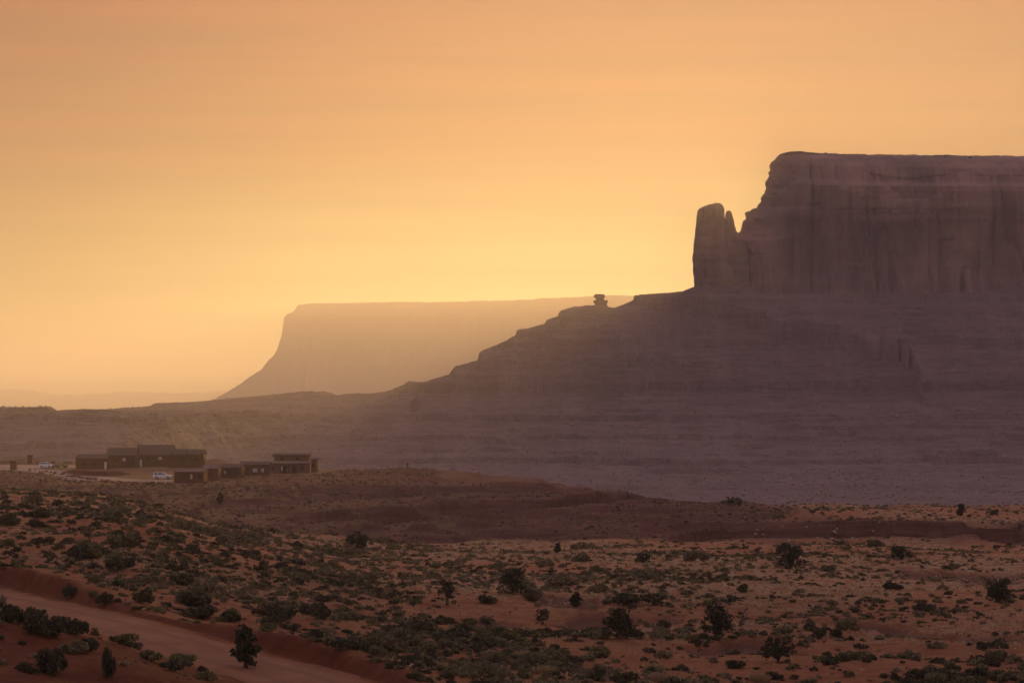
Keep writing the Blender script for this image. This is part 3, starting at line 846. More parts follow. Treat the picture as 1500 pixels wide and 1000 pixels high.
# ---- trees
def tree(px, py, hpx, wpx, label, seed, kind='round', loose=1.0, name="juniper_tree", trunk_h=0.12):
    x, y, z = on_ground(px, py)
    s = y / F; H, W = hpx * s, wpx * s
    t = empty(name, (x, y, z - 0.06), random.Random(seed).random() * 6.28)
    tag(t, label, "tree")
    rng = np.random.default_rng(seed)
    mb = MB(); ends = []
    nl = 5 if kind != 'twisted' else 3
    for k in range(nl):
        a = 2 * math.pi * k / nl + rng.random(); sp = (0.25 + 0.35 * rng.random()) * W * 0.5
        hh = H * (0.55 + 0.35 * rng.random())
        p = [(0.02 * math.cos(a), 0.02 * math.sin(a), -0.1), (0.12 * sp * math.cos(a), 0.12 * sp * math.sin(a), H * trunk_h),
             (sp * 0.6 * math.cos(a + .3), sp * 0.6 * math.sin(a + .3), hh * 0.55), (sp * math.cos(a), sp * math.sin(a), hh)]
        b = 0.035 * H
        mb.tube(p, [b * 1.5, b, b * 0.6, b * 0.2]); ends.append(p[-1]); ends.append(p[-2])
        for j in range(2):
            q = Vector(p[2]); e = q + Vector((rng.normal() * W * 0.16, rng.normal() * W * 0.16, H * 0.16 * rng.random()))
            mb.tube([tuple(q), tuple((q + e) / 2 + Vector((0, 0, .03 * H))), tuple(e)], [b * 0.5, b * 0.35, b * 0.12], 5); ends.append(tuple(e))
    mb.build("trunk", M['bark'], t)
    if kind == 'twisted':
        cc = np.array([(ends[0][0], ends[0][1], H * 0.78)] + [(e[0] * 1.1, e[1] * 1.1, e[2]) for e in ends if e[2] > 0.45 * H])
        ex = np.column_stack([rng.normal(size=9) * W * 0.27 + W * 0.08, rng.normal(size=9) * W * 0.2, H * rng.uniform(0.32, 0.9, 9)])
        cc = np.concatenate([cc, ex]); cc[:, 2] = np.clip(cc[:, 2], H * 0.3, H * 0.9); rr = W * 0.13 * (0.5 + 0.8 * rng.random(len(cc)))
    else:
        n = 24
        th = rng.random(n) * 6.28; u = rng.random(n)
        zc = 0.12 + 0.80 * u
        wid = {'round': np.sqrt(np.clip(1 - ((zc - 0.42) / 0.62) ** 2, 0.05, 1)), 'tall': np.clip(1.05 - 0.75 * np.abs(zc - 0.38) / 0.55, 0.25, 1)}[kind if kind in ('round', 'tall') else 'round']
        rad = W * 0.5 * wid * (0.15 + 0.85 * rng.random(n) ** 0.6)
        cc = np.column_stack([np.cos(th) * rad, np.sin(th) * rad, zc * H])
        rr = (0.07 + 0.11 * rng.random(n)) * min(W, H) * (1.15 if loose <= 1 else 0.9)
        cc = np.concatenate([cc, np.array(ends)]); rr = np.concatenate([rr, np.full(len(ends), 0.11 * min(W, H))])
    V, Q = leaves(cc, rr, int(2600 / loose), 0.048 * H * (1.0 if H > 1.5 else 1.2), rng, flat=0.85)
    V[:, 2] = np.maximum(V[:, 2], 0.02)
    c = mesh_np("crown", V, Q, mat=M['juniper'], smooth=False, parent=t)
    add_attr(c, "tint", np.repeat(rng.random(len(Q)) * 0.35, 4))
    return t

tree(360, 979, 66, 44, "tall dark juniper standing at the near edge of the dirt road", 1, 'tall', 1.25, trunk_h=0.2)
tree(752, 869, 38, 44, "dense dark juniper on the red sand rise in the middle of the plain", 2, 'round')
tree(1157, 833, 38, 42, "dense rounded juniper alone at the far edge of the shrub-dotted plain", 3, 'round')
tree(1317, 819, 24, 32, "small rounded juniper just below the dark red bank on the right", 4, 'round')
tree(1462, 882, 36, 42, "rounded juniper near the right edge of the photo on the plain", 5, 'round')
tree(908, 936, 48, 50, "broad ragged juniper in the dark hollow left of the loose-branched one", 6, 'round', 1.2)
tree(1052, 935, 56, 46, "loose open juniper with bare limbs showing on its right side", 7, 'tall', 1.9)
tree(1140, 969, 40, 46, "low dark juniper in front of the dark red hollow", 8, 'round', 1.2)
tree(1040, 735, 12, 24, "left one of two small junipers on the far rim of the plain", 9)
tree(1074, 741, 15, 36, "wider right one of two small junipers on the far rim of the plain", 10)
tree(1408, 755, 18, 14, "upright small tree on the brushy far rim at the right", 11, 'tall')
tree(1456, 754, 9, 14, "low tree on the far rim nearest the right edge of the photo", 12)
tree(524, 803, 24, 42, "dark spreading tree at the foot of the dark red slope", 13, 'round')
tree(843, 888, 24, 20, "small upright juniper behind the ragged hollow juniper", 14, 'tall', 1.3)
tree(817, 810, 15, 11, "tiny upright juniper at the back of the sandy plain", 15, 'tall')
tree(943, 824, 15, 24, "small round juniper beyond the bare dead stump", 16)
tree(322, 738, 18, 11, "small tree on the red slope below the front cabins", 17, 'tall')
tree(655, 886, 42, 30, "thin twisted tree with a small leaning crown", 18, 'twisted', 3.4, "twisted_tree", 0.3)
tree(795, 914, 26, 32, "small flat-topped twisted tree in the dark hollow", 19, 'twisted', 2.6, "twisted_tree", 0.22)

def snag(px, py, hpx, label, seed, lean=0.0):
    x, y, z = on_ground(px, py); H = hpx * y / F
    rng = random.Random(seed); mb = MB()
    def limb(p, d, L, r, depth):
        a = p + d * L * 0.5 + Vector((rng.gauss(0, .06), rng.gauss(0, .06), 0)) * L; b = p + d * L
        mb.tube([tuple(p), tuple(a), tuple(b)], [r, r * .8, r * .5], 6)
        if depth:
            for k in range(2 + (rng.random() < .4)):
                e = (d + Vector((rng.gauss(0, .75), rng.gauss(0, .5), rng.gauss(.1, .35)))).normalized()
                limb(b if k else a, e, L * rng.uniform(.5, .75), r * .5, depth - 1)
    limb(Vector((0, 0, -.1)), Vector((lean, 0, 1)).normalized(), H * .5, H * .09, 3)
    o = mb.build("dead_tree", M['deadwood'], smooth=True); o.location = (x, y, z)
    return tag(o, label, "dead tree")
snag(910, 859, 22, "bare dead stump with short forked branches standing on open red sand", 3)
snag(1084, 917, 30, "leafless branching dead tree beside the loose open juniper", 5, 0.25)
snag(632, 868, 16, "small leafless twiggy snag left of the dense middle juniper", 9, -0.3)

# ---- hand-placed shrubs the photo shows clearly
HAND = [
 (22, 912, 54, 36, 'dark', "dark bush at the left edge of the photo on the near bank"),
 (62, 932, 64, 46, 'dark', "biggest dark bush on the crest of the near sand bank"),
 (106, 928, 52, 32, 'dark', "dark bush on the bank crest left of the dirt road curve"),
 (76, 988, 66, 48, 'dark', "large dark bush on the near sand bank below the crest bushes"),
 (40, 985, 46, 22, 'dark', "low dark bush on the sand bank left of the large lower one"),
 (160, 993, 30, 56, 'dark', "tall narrow dark bush alone on the near sand bank"),
 (184, 946, 48, 24, 'olive', "olive grassy bush at the near edge of the dirt road"),
 (222, 968, 44, 20, 'olive', "olive bush between the narrow tall bush and the road"),
 (252, 982, 46, 22, 'dark', "dark bush beside the road left of the tall juniper"),
 (298, 994, 46, 16, 'olive', "low olive bush at the bottom edge beside the road"),
 (102, 874, 28, 23, 'dark', "round dark shrub just above the road cut at far left"),
 (154, 887, 32, 22, 'dark', "round dark shrub above the road cut, second from the left"),
 (212, 884, 46, 25, 'dark', "wide dark shrub above the road cut with a pale tuft beside it"),
 (136, 873, 18, 11, 'olive', "small olive shrub between the two round dark ones above the road"),
 (268, 857, 36, 22, 'dark', "dark shrub in a row on the lower sandy hillside"),
 (285, 888, 72, 26, 'dark', "broad dark shrub mass on the lower hillside above the road"),
 (295, 905, 60, 24, 'dark', "spreading dark shrub close above the bend of the road"),
 (340, 910, 42, 20, 'dark', "dark shrub on the road cut behind the tall juniper"),
 (400, 905, 66, 28, 'dark', "broad dark shrub low on the hillside right of the road cut"),
 (463, 905, 46, 28, 'dark', "dense dark shrub at the foot of the left hillside"),
 (500, 950, 54, 20, 'dark', "dark shrub group member at the end of the dirt road"),
 (548, 956, 62, 24, 'dark', "wide dark shrub on the plain near the end of the road"),
 (712, 884, 36, 15, 'dark', "compact dark shrub left below the dense middle juniper"),
 (825, 857, 60, 21, 'sage', "wide grey-green shrub right of the dense middle juniper"),
 (946, 849, 52, 19, 'sage', "wide grey-green shrub right of the bare dead stump"),
 (930, 884, 76, 21, 'dark', "very wide low dark shrub behind the ragged hollow juniper"),
 (715, 914, 40, 16, 'sage', "grey-green shrub on bare sand in front of the middle juniper"),
 (690, 916, 32, 14, 'olive', "olive shrub next to a grey-green one on bare sand"),
 (620, 928, 50, 20, 'dark', "dark shrub left of the pale grassy patch"),
 (660, 938, 70, 22, 'dark', "broad black-green shrub on the front of the plain"),
 (700, 951, 64, 25, 'dark', "largest black-green shrub in the front middle of the plain"),
 (578, 933, 20, 12, 'olive', "small round olive shrub beside the pale grassy patch"),
 (1087, 867, 28, 16, 'dark', "dark round shrub on the plain right of the dead stump"),
 (1213, 836, 36, 12, 'sage', "grey shrub just right of the dense rounded juniper"),
 (1310, 863, 42, 14, 'dark', "wide dark shrub on the right plain below the small juniper"),
 (1350, 895, 30, 15, 'dark', "dark mounded shrub on the right plain"),
 (1240, 914, 48, 13, 'sage', "long low grey shrub at the edge of the bare red strip"),
 (1023, 947, 15, 14, 'dark', "small round dark shrub left of the dark red hollow"),
 (1213, 972, 34, 15, 'dark', "dark shrub right of the low juniper in front"),
 (1260, 966, 42, 17, 'olive', "olive shrub behind the dark one in the front right"),
 (1358, 997, 66, 26, 'dark', "big dark shrub at the bottom edge on the right"),
 (1373, 949, 30, 12, 'sage', "grey shrub on the dark sand at the front right"),
 (1430, 992, 50, 20, 'dark', "dark shrub in the bottom right corner"),
]
for i, (px, py, w, h, kd, lab) in enumerate(HAND):
    x, y, z = on_ground(px, py)
    put_shrub(x, y, w * y / F, h * y / F, kd, lab, None, 500 + i)

# ---- scattered shrubs: the ones that show largest are things, the rest one growth of scrub
ZONES = {'bank': "on the near sand bank below the dirt road", 'hill': "on the brushy left hillside above the dirt road",
         'front': "in thick brush along the front of the plain", 'plain': "dotted over the open sandy plain"}
KINDS = {'dark': "dark green desert shrub", 'sage': "grey-green sage shrub", 'olive': "olive green desert shrub", 'straw': "pale dry grass clump"}
def zone_of(px, D):
    if D < 152 and px < 480: return 'bank'
    if px < 520: return 'hill'
    if D < 235: return 'front'
    return 'plain'
def density(px, D, x, y):
    """share of the ground under shrubs"""
    n = fbm2(x / 16, y / 16, 3, 131)
    hill = (0.37 - 0.15 * ss(315, 350, D) * ss(160, 300, px)) * (1 - ss(470, 680, px)) * (0.6 + 0.4 * ss(200, 235, D))
    plain = (0.20 - 0.07 * ss(1000, 1100, px) * ss(235, 260, D) * (1 - ss(330, 350, D)) + 0.26 * (1 - ss(180, 235, D))) * ss(420, 620, px)
    d = np.where(D < 384, hill + plain, 0.06)
    d = np.where((D < 155) & (px < 480), 0.05, d)
    n = n + (0.6 * fbm2(x / 6, y / 8, 3, 134) - 0.7 * n) * (1 - ss(420, 620, px))
    d = d * np.clip(1 + (0.9 + 0.6 * ss(420, 620, px)) * n, 0.08, 2.6)
    sh = shale_mask(x, y)
    d = d * (1 - 0.86 * sh) + 0.05 * sh
    d = np.where((D > 440) & (px > 1040), 0.14 * ss(1040, 1180, px) + 0.04, d)
    dfl = np.interp(px, DF_P, DF_D)
    d = np.where((D > 640) & (px < 640), np.where(D < dfl - 3, 0.16, 0.0), d)
    d = np.where((px < 105) & (D > 960), 0.25, d)
    d = np.where((D > 720) & (px > 640), 0.0, d)
    bare = ss(0.25, 0.5, fbm2(x / 30 + 5, y / 45, 2, 133)) * (D < 384) * ss(450, 620, px)
    return d * (1 - 0.8 * bare) * (1 - 0.75 * patch_mask(x, y))
cand = []
rng = np.random.default_rng(77)
def road_dist(x, y):
    d = np.full(x.shape, 1e9)
    for p in ROADC[::3]: d = np.minimum(d, np.hypot(x - p[0], y - p[1]))
    return d
for (w0, w1, share) in ((1.5, 2.9, 0.34), (0.8, 1.5, 0.36), (0.35, 0.8, 0.30)):
    wm = (w0 + w1) / 2
    n = 420000
    D = np.sqrt(rng.uniform(112 ** 2, 1040 ** 2, n)); px = rng.uniform(-260, 1760, n)
    x = (px - 750) / F * D
    area = (2020 / F) * (1040 ** 2 - 112 ** 2) / 2
    ncell = area / (0.6 * wm * wm)                     # shrubs for full cover
    keep = rng.random(n) < density(px, D, x, D) * share * ncell / n
    keep &= ~((D > 420) & (w0 < 0.5) & (rng.random(n) < 0.75))
    keep &= road_dist(x, D) > 4.8 + wm * 0.5
    D, px, x = D[keep], px[keep], x[keep]
    w = w0 + (w1 - w0) * rng.random(len(D)) ** 1.5
    pl = (px > 520) & (D > 225)
    fr = (px > 520) & (D <= 225); w = np.where(fr, np.minimum(w, rng.uniform(0.6, 1.9, len(w))), w)
    hl = (px <= 520); hb = rng.random(len(w)) < 0.15; w = np.where(hl & ~hb, np.minimum(w, rng.uniform(0.5, 1.5, len(w))), w)
    big_ok = rng.random(len(w)) < 0.10
    w = np.where(pl & ~big_ok, np.minimum(w, rng.uniform(0.5, 1.15, len(w))), w)
    w = np.where(D > 384, np.minimum(w, rng.uniform(0.5, 1.2, len(w))), w)
    cand.append(np.column_stack([x, D, w]))
cand = np.concatenate(cand)
cz = gz(cand[:, 0], cand[:, 1])
cpx = 750 + F * cand[:, 0] / cand[:, 1]; cpy = HOR - F * cz / cand[:, 1]
kindr = rng.random(len(cand)); nzk = fbm2(cand[:, 0] / 25, cand[:, 1] / 25, 2, 141)
ckind = np.where(kindr + 0.45 * nzk < 0.36, 'dark', np.where(kindr + 0.45 * nzk < 0.62, 'olive', 'sage'))
ckind = np.where((cand[:, 2] < 1.3) & (rng.random(len(cand)) < 0.10), 'straw', ckind)
crat = rng.uniform(0.36, 0.62, len(cand))
vis = (cpx > -10) & (cpx < 1510) & (cpy < 1005)
proj = np.where(vis, cand[:, 2] ** 2 * crat / cand[:, 1] ** 2, 0)
order = np.argsort(-proj)
NBIG = 300 - len(HAND)
big = order[:NBIG]; rest = order[NBIG:]
for i in big:
    zn = zone_of(cpx[i], cand[i, 1]); kd = str(ckind[i])
    put_shrub(cand[i, 0], cand[i, 1], cand[i, 2], cand[i, 2] * crat[i], kd, f"larger {KINDS[kd]} {ZONES[zn]}", f"{KINDS[kd]}s {ZONES[zn]}", 3000 + int(i))

def growth(name, kinds, idx, mat, kd):
    protos = [shrub_geo(900 + k, n=(150 if kd == 'dome' else 60), size=0.12, kind=kd) for k in range(6)]
    Vs, Qs, Ts = [], [], []; off = 0
    r = np.random.default_rng(5)
    for i in idx:
        V, Q = protos[r.integers(6)]
        far = cand[i, 1] > 330
        if far: V, Q = V[:len(V) // 8 * 4], Q[:len(Q) // 2]
        a = r.random() * 6.28; c, s = math.cos(a), math.sin(a); w = cand[i, 2]
        X = np.column_stack([(V[:, 0] * c - V[:, 1] * s) * w + cand[i, 0], (V[:, 0] * s + V[:, 1] * c) * w + cand[i, 1], V[:, 2] * w * crat[i] / 0.48 + cz[i] - 0.03])
        Vs.append(X); Qs.append(Q + off); off += len(X); Ts.append(np.full(len(X), r.random()))
    if not Vs: return
    o = mesh_np(name, np.concatenate(Vs), np.concatenate(Qs), mat=mat, smooth=False)
    add_attr(o, "tint", np.concatenate(Ts))
    return tag(o, kinds, "scrub", None, "stuff")
print("shrubs", len(cand), len(rest))
growth("dark_scrub", "small dark green scrub spread over sand and slopes", [i for i in rest if ckind[i] == 'dark'], M['dark_leaf'], 'dome')
growth("olive_scrub", "small olive scrub spread over sand and slopes", [i for i in rest if ckind[i] == 'olive'], M['olive_leaf'], 'dome')
growth("sage_scrub", "small grey-green sage scrub spread over sand and slopes", [i for i in rest if ckind[i] == 'sage'], M['sage_leaf'], 'dome')

def grass_field():
    r = np.random.default_rng(8); n = 150000
    D = np.sqrt(r.uniform(150 ** 2, 640 ** 2, n)); px = r.uniform(-200, 1700, n); x = (px - 750) / F * D
    g = ss(0.0, 0.45, fbm2(x / 25, D / 25, 3, 41)) * (1 - 0.85 * shale_mask(x, D))
    k = (r.random(n) < 0.05 + 0.5 * g) & (road_dist(x, D) > 5.5) & ~((D > 680) & (px < 640))
    x, D = x[k], D[k]; z = gz(x, D); m = len(x)
    V = []; 
    for b in range(3):
        a = r.random(m) * 6.28; w = 0.05 + 0.05 * r.random(m); h = 0.10 + 0.16 * r.random(m); l = 0.15 * r.normal(size=(m, 2))
        ox, oy = r.normal(size=m) * .12, r.normal(size=m) * .12
        dx, dy = np.cos(a) * w, np.sin(a) * w
        V.append(np.stack([np.column_stack([x + ox - dx, D + oy - dy, z - .02]), np.column_stack([x + ox + dx, D + oy + dy, z - .02]), np.column_stack([x + ox + l[:, 0], D + oy + l[:, 1], z + h])], 1))
    V = np.concatenate(V).reshape(-1, 3)
    o = mesh_np("dry_grass", V, None, np.arange(len(V)).reshape(-1, 3), M['straw'], False)
    add_attr(o, "tint", np.repeat(r.random(len(V) // 3), 3))
    tag(o, "pale dry grass between the shrubs on the sand", "grass", None, "stuff")
grass_field()

# ---- rocks
def rock_geo(seed, sub=2):
    bm = bmesh.new(); bmesh.ops.create_icosphere(bm, subdivisions=sub, radius=0.5)
    V = np.array([v.co[:] for v in bm.verts]); T = np.array([[v.index for v in f.verts] for f in bm.faces]); bm.free()
    r = np.random.default_rng(seed)
    for _ in range(7):                                    # chop facets
        d = r.normal(size=3); d /= np.linalg.norm(d); h = r.uniform(0.24, 0.42)
        e = np.maximum(0, V @ d - h); V = V - e[:, None] * d
    V = V * (1 + 0.12 * fbm3(V[:, 0] * 3 + seed, V[:, 1] * 3, V[:, 2] * 3, 2, seed))[:, None]
    return V * np.array([1.15, 1.0, 0.85]), T
def rock_field(name, label, xs, ys, zs, ws, mat, sub=1):
    r = np.random.default_rng(3); pr = [rock_geo(k, sub) for k in range(6)]
    Vs, Ts, off = [], [], 0
    for x, y, z, w in zip(xs, ys, zs, ws):
        V, T = pr[r.integers(6)]; a = r.random() * 6.28; c, s = math.cos(a), math.sin(a)
        X = np.column_stack([(V[:, 0] * c - V[:, 1] * s) * w + x, (V[:, 0] * s + V[:, 1] * c) * w + y, V[:, 2] * w + z + w * 0.2])
        Vs.append(X); Ts.append(T + off); off += len(X)
    o = mesh_np(name, np.concatenate(Vs), None, np.concatenate(Ts), mat, False)
    return tag(o, label, "rocks", None, "stuff")
r = np.random.default_rng(21)
def slope_pts(n, lo, hi, wlo, whi, p):
    D = r.uniform(lo, hi, n); px = r.uniform(-60, 1560, n); x = (px - 750) / F * D
    k = r.random(n) < p(px, D, x); x, D = x[k], D[k]
    return x, D, slope_z(x, D), wlo + (whi - wlo) * r.random(len(x)) ** 3
pf = lambda px, D, x: np.clip(0.15 + 0.85 * ss(0.0, 0.6, fbm2(x / 70, D / 120, 3, 151)) * ss(200, 900, px), 0, 1)
x, D, z, w = slope_pts(9000, 1560, 2610, 0.25, 2.8, pf); rock_field("boulder_field", "pale boulders strewn over the slope below the mesa", x, D, z, w, M['midrock'])
x, D, z, w = slope_pts(900, 1600, 2600, 0.4, 2.0, pf); rock_field("dark_boulder_field", "dark red boulders strewn over the slope below the mesa", x, D, z, w, M['rock'])
def far_scrub():
    rr = np.random.default_rng(31); n = 16000
    D = rr.uniform(1550, 2640, n); px = rr.uniform(-60, 1560, n); x = (px - 750) / F * D
    k = rr.random(n) < 0.25 + 0.75 * ss(0, .5, fbm2(x / 90, D / 90, 3, 161)); x, D = x[k], D[k]; z = slope_z(x, D); m = len(x)
    s = 0.22 + 0.55 * rr.random(m) ** 2
    base = np.array([(-1, 0, 0), (1, 0, 0), (0.7, 0.1, 0.8), (-0.6, -0.1, 0.9), (0, -1, 0), (0, 1, 0), (0.1, 0.7, 0.85), (-0.1, -0.7, 0.8), (0.9, .3, .4), (-.3, .9, .4), (-.9, -.3, .5), (.3, -.9, .5)])
    V = base[None] * s[:, None, None] + np.stack([x, D, z - .1], -1)[:, None]
    Q = np.array([(0, 1, 2, 3), (4, 5, 6, 7), (8, 9, 10, 11)])[None] + (np.arange(m) * 12)[:, None, None]
    o = mesh_np("slope_scrub", V.reshape(-1, 3), Q.reshape(-1, 4), mat=M['olive_leaf'], smooth=False)
    add_attr(o, "tint", np.repeat(rr.random(m), 12)); tag(o, "tiny dark scrub dotted over the mesa slope and basin", "scrub", None, "stuff")
far_scrub()
# rubble on the eroded red slopes
n = 5200; D = r.uniform(395, 720, n); px = r.uniform(0, 1500, n); x = (px - 750) / F * D
k = (shale_mask(x, D) > 0.5) & (r.random(n) < 0.25 + 0.75 * ss(0, .5, fbm2(x / 12, D / 12, 2, 171))) & ~((D > 690) & (px < 480))
x, D = x[k], D[k]
rock_field("slope_rubble", "broken red rock on the eroded slopes", x, D, gz(x, D), 0.2 + 0.75 * r.random(len(x)) ** 4, M['rock'])
n = 5000; D = r.uniform(118, 260, n); px = r.uniform(-30, 1530, n); x = (px - 750) / F * D
k = (r.random(n) < 0.15 + 0.85 * ss(0.1, .6, fbm2(x / 7, D / 7, 3, 172))) & (road_dist(x, D) > 4.4)
x, D = x[k], D[k]
rock_field("loose_stones", "small loose red stones on the near sand and road bank", x, D, gz(x, D), 0.06 + 0.32 * r.random(len(x)) ** 4, M['rock'])
pts = [on_ground(a + r.normal() * 14, b + r.normal() * 4) for a, b in ((1110, 785), (1140, 788), (1200, 789), (1215, 785), (1290, 778)) for _ in range(9)]
rock_field("pale_rubble", "pale broken rock below the ledge of the bank on the right", [p[0] for p in pts], [p[1] for p in pts], [p[2] for p in pts], [0.15 + 0.45 * r.random() ** 2 for p in pts], M['palerock'])
ROCKS = []
for kx in range(5):
    V, T = rock_geo(40 + kx, 2); o = mesh_np("boulder", V, None, T, M['rock'], False); ROCKS.append(o.data); bpy.data.objects.remove(o)
i = 0
for (ax, ay, bx, by, cnt) in ((42, 688, 98, 696, 9), (100, 697, 142, 703, 10), (148, 706, 190, 709, 6), (192, 709, 250, 709, 12)):
    for q in range(cnt):
        t = (q + r.random() * .6) / cnt
        x, y, z = on_ground(ax + (bx - ax) * t, ay + (by - ay) * t + r.normal() * 0.5, 640)
        o = bpy.data.objects.new("boulder", ROCKS[i % 5]); w = r.uniform(0.6, 1.25)
        o.scale = (w * r.uniform(.9, 1.4), w, w * r.uniform(.7, 1)); o.rotation_euler = (0, 0, r.random() * 6.28); o.location = (x, y, z + w * .25)
        link(o); tag(o, "dark red boulder in the row edging the cabin driveway", "boulder", "boulders edging the driveway"); i += 1

# ------------------------------------------------------------------ cabins
M['adobe'] = plain("brown_stucco", (0.145, 0.05, 0.033), 0.9, 0.15, 0.12, 1.5)
M['adobe_light'] = plain("tan_stucco", (0.20, 0.095, 0.065), 0.9, 0.15, 0.12, 1.5)
M['roofing'] = plain("brown_roofing", (0.12, 0.070, 0.050), 0.9, 0.15, 0.15, 2.0)
M['roof_pale'] = plain("weathered_roofing", (0.19, 0.125, 0.09), 0.9, 0.15, 0.15, 2.0)
M['trim'] = plain("dark_timber", (0.06, 0.035, 0.028), 0.8, 0.2, 0.2, 3.0)
M['pane'] = plain("sky_reflection_pane", (0.50, 0.48, 0.48), 0.15, 0.6, 0.05)  # pale base colour stands for sky mirrored in the glass
M['pane_dark'] = plain("dark_window_pane", (0.04, 0.035, 0.035), 0.1, 0.6, 0.05)
M['white'] = plain("white_paint", (0.75, 0.72, 0.70), 0.6, 0.3, 0.04)

def opening(parent, kind, x, z, w, h, y, frame, fill):
    t = 0.10
    m = MB().box(x, y - 0.09, z, x + t, y + 0.04, z + h).box(x + w - t, y - 0.09, z, x + w, y + 0.04, z + h).box(x + t, y - 0.09, z + h - t, x + w - t, y + 0.04, z + h)
    if kind == 'window': m.box(x + t, y - 0.09, z, x + w - t, y + 0.04, z + t)
    f = m.build(kind, frame, parent)
    z0 = z + t if kind == 'window' else z
    MB().box(x + t, y - 0.03, z0, x + w - t, y + 0.03, z + h - t).build('pane' if kind == 'window' else 'door_panel', fill, f)
    if kind == 'door': MB().box(x + w - t - 0.16, y - 0.10, z + 1.0, x + w - t - 0.10, y - 0.03, z + 1.12).build('handle', M['trim'], f)
    return f

def cabin(label, px0, px1, D, wall_h, ridge, depth, wins=(), doors=(), axis='x', roof='roofing', wall='adobe', yaw=0.0, z=None, gables=(), porch=None, group=None):
    x0, x1 = (px0 - 750) / F * D, (px1 - 750) / F * D; w = x1 - x0
    zb = (g1((x0 + x1) / 2, D) if z is None else z) - 0.15
    c = empty("cabin", (x0, D, zb), yaw); tag(c, label, "cabin", group)
    wall_h *= 0.92; ridge *= 0.88
    hm = wall_h + 0.15; ov = 0.32; th = 0.15
    if axis == 'x':
        MB().prism_x([(0, -0.6), (depth, -0.6), (depth, hm), (depth / 2, hm + ridge), (0, hm)], 0, w).build("wall", M[wall], c)
        sl = ridge / (depth / 2)
        a = (-ov, hm - ov * sl + 0.02); b = (depth / 2, hm + ridge + 0.02); e = (depth + ov, hm - ov * sl + 0.02)
        MB().prism_x([a, b, e, (e[0], e[1] + th), (b[0], b[1] + th), (a[0], a[1] + th)], -ov * .7, w + ov * .7).build("roof", M[roof], c)
    else:
        MB().prism_y([(0, -0.6), (w, -0.6), (w, hm), (w / 2, hm + ridge), (0, hm)], 0, depth).build("wall", M[wall], c)
        sl = ridge / (w / 2)
        a = (-ov, hm - ov * sl + 0.02); b = (w / 2, hm + ridge + 0.02); e = (w + ov, hm - ov * sl + 0.02)
        MB().prism_y([a, b, e, (e[0], e[1] + th), (b[0], b[1] + th), (a[0], a[1] + th)], -ov, depth + ov).build("roof", M[roof], c)
    for (fx, zz, ww, hh, f) in wins: opening(c, 'window', fx * w, zz, ww, hh, 0, M['trim'], M[f])
    for (fx, ww, hh, f) in doors: opening(c, 'door', fx * w, 0.15, ww, hh, 0, M['trim'], M[f])
    for (fx, gw, gh, gz0, gd) in gables:          # small front-facing gabled dormers or porches
        cx = fx * w
        g = MB().prism_y([(cx - gw / 2, gz0), (cx + gw / 2, gz0), (cx + gw / 2, gz0 + gh * .5), (cx, gz0 + gh), (cx - gw / 2, gz0 + gh * .5)], -gd, -0.02).build("porch", M[wall], c)
        MB().prism_y([(cx - gw / 2 - .25, gz0 + gh * .5 - .2), (cx, gz0 + gh + .03), (cx + gw / 2 + .25, gz0 + gh * .5 - .2), (cx + gw / 2 + .25, gz0 + gh * .5), (cx, gz0 + gh + .22), (cx - gw / 2 - .25, gz0 + gh * .5)], -gd - .3, depth * .3).build("porch_roof", M[roof], g)
    if porch:
        p0, p1, pz, pd = porch
        p = MB().box(p0 * w, -pd, pz, p1 * w, -0.02, pz + 0.16).build("porch_roof", M[roof], c)
        for q in np.linspace(p0 * w + .15, p1 * w - .15, 3):
            MB().box(q - .1, -pd + .1, -0.3, q + .1, -pd + .3, pz - 0.003).build("post", M['trim'], p)
    return c
B = dict(wall='adobe')
cabin("leftmost brown cabin of the back row with a low plain roof", 111, 157, 880, 3.5, 1.3, 9, wins=[(0.55, 1.2, 1.0, 1.1, 'pane_dark'), (0.2, 1.2, 0.9, 1.1, 'pane_dark')], doors=[(0.9, 0.9, 2.3, 'white')])
cabin("back row cabin with one pale window, between the lowest and tallest roofs", 156, 198, 903, 4.1, 2.5, 10, wins=[(0.55, 2.0, 1.2, 1.3, 'pane'), (0.25, 2.0, 0.9, 1.1, 'pane_dark')], porch=(0.78, 1.0, 3.0, 1.5))
cabin("tallest cabin of the back row with the longest high roof", 199, 252, 918, 4.1, 3.3, 11, wins=[(0.62, 2.2, 1.2, 1.2, 'pane'), (0.3, 2.2, 0.9, 1.1, 'pane_dark')], doors=[(0.10, 0.9, 2.3, 'white')])
cabin("back row cabin with a dark gable against the tallest roof", 252, 273, 905, 4.3, 1.9, 9, wins=[(0.15, 2.6, 0.7, 1.0, 'pane')], gables=[(0.06, 2.4, 4.9, 0.0, 1.2)])
cabin("rightmost cabin of the back row with gabled porches", 274, 298, 900, 4.5, 1.7, 9, wins=[(0.45, 2.4, 0.8, 1.0, 'pane_dark')], gables=[(0.05, 1.9, 5.0, 0.0, 1.0), (0.9, 1.9, 5.0, 0.0, 1.0)], wall='adobe')
cabin("nearest brown cabin of the front row beside the parked white car", 255, 299, 724, 3.0, 0.7, 9, wins=[(0.52, 1.0, 0.8, 1.5, 'pane'), (0.80, 1.2, 0.8, 1.2, 'pane_dark')], roof='roof_pale', yaw=0.0)
cabin("narrow set-back cabin second in the front row", 297, 320, 746, 3.3, 0.8, 8, wins=[(0.35, 1.4, 0.8, 0.9, 'pane_dark')], roof='roof_pale')
cabin("front row cabin with a dark shaded porch", 318, 354, 770, 3.0, 0.9, 8, wins=[(0.25, 1.2, 0.9, 1.1, 'pane'), (0.72, 1.0, 0.8, 1.2, 'pane_dark')], doors=[(0.48, 1.0, 2.1, 'trim')], porch=(0.15, 0.7, 2.7, 1.6))
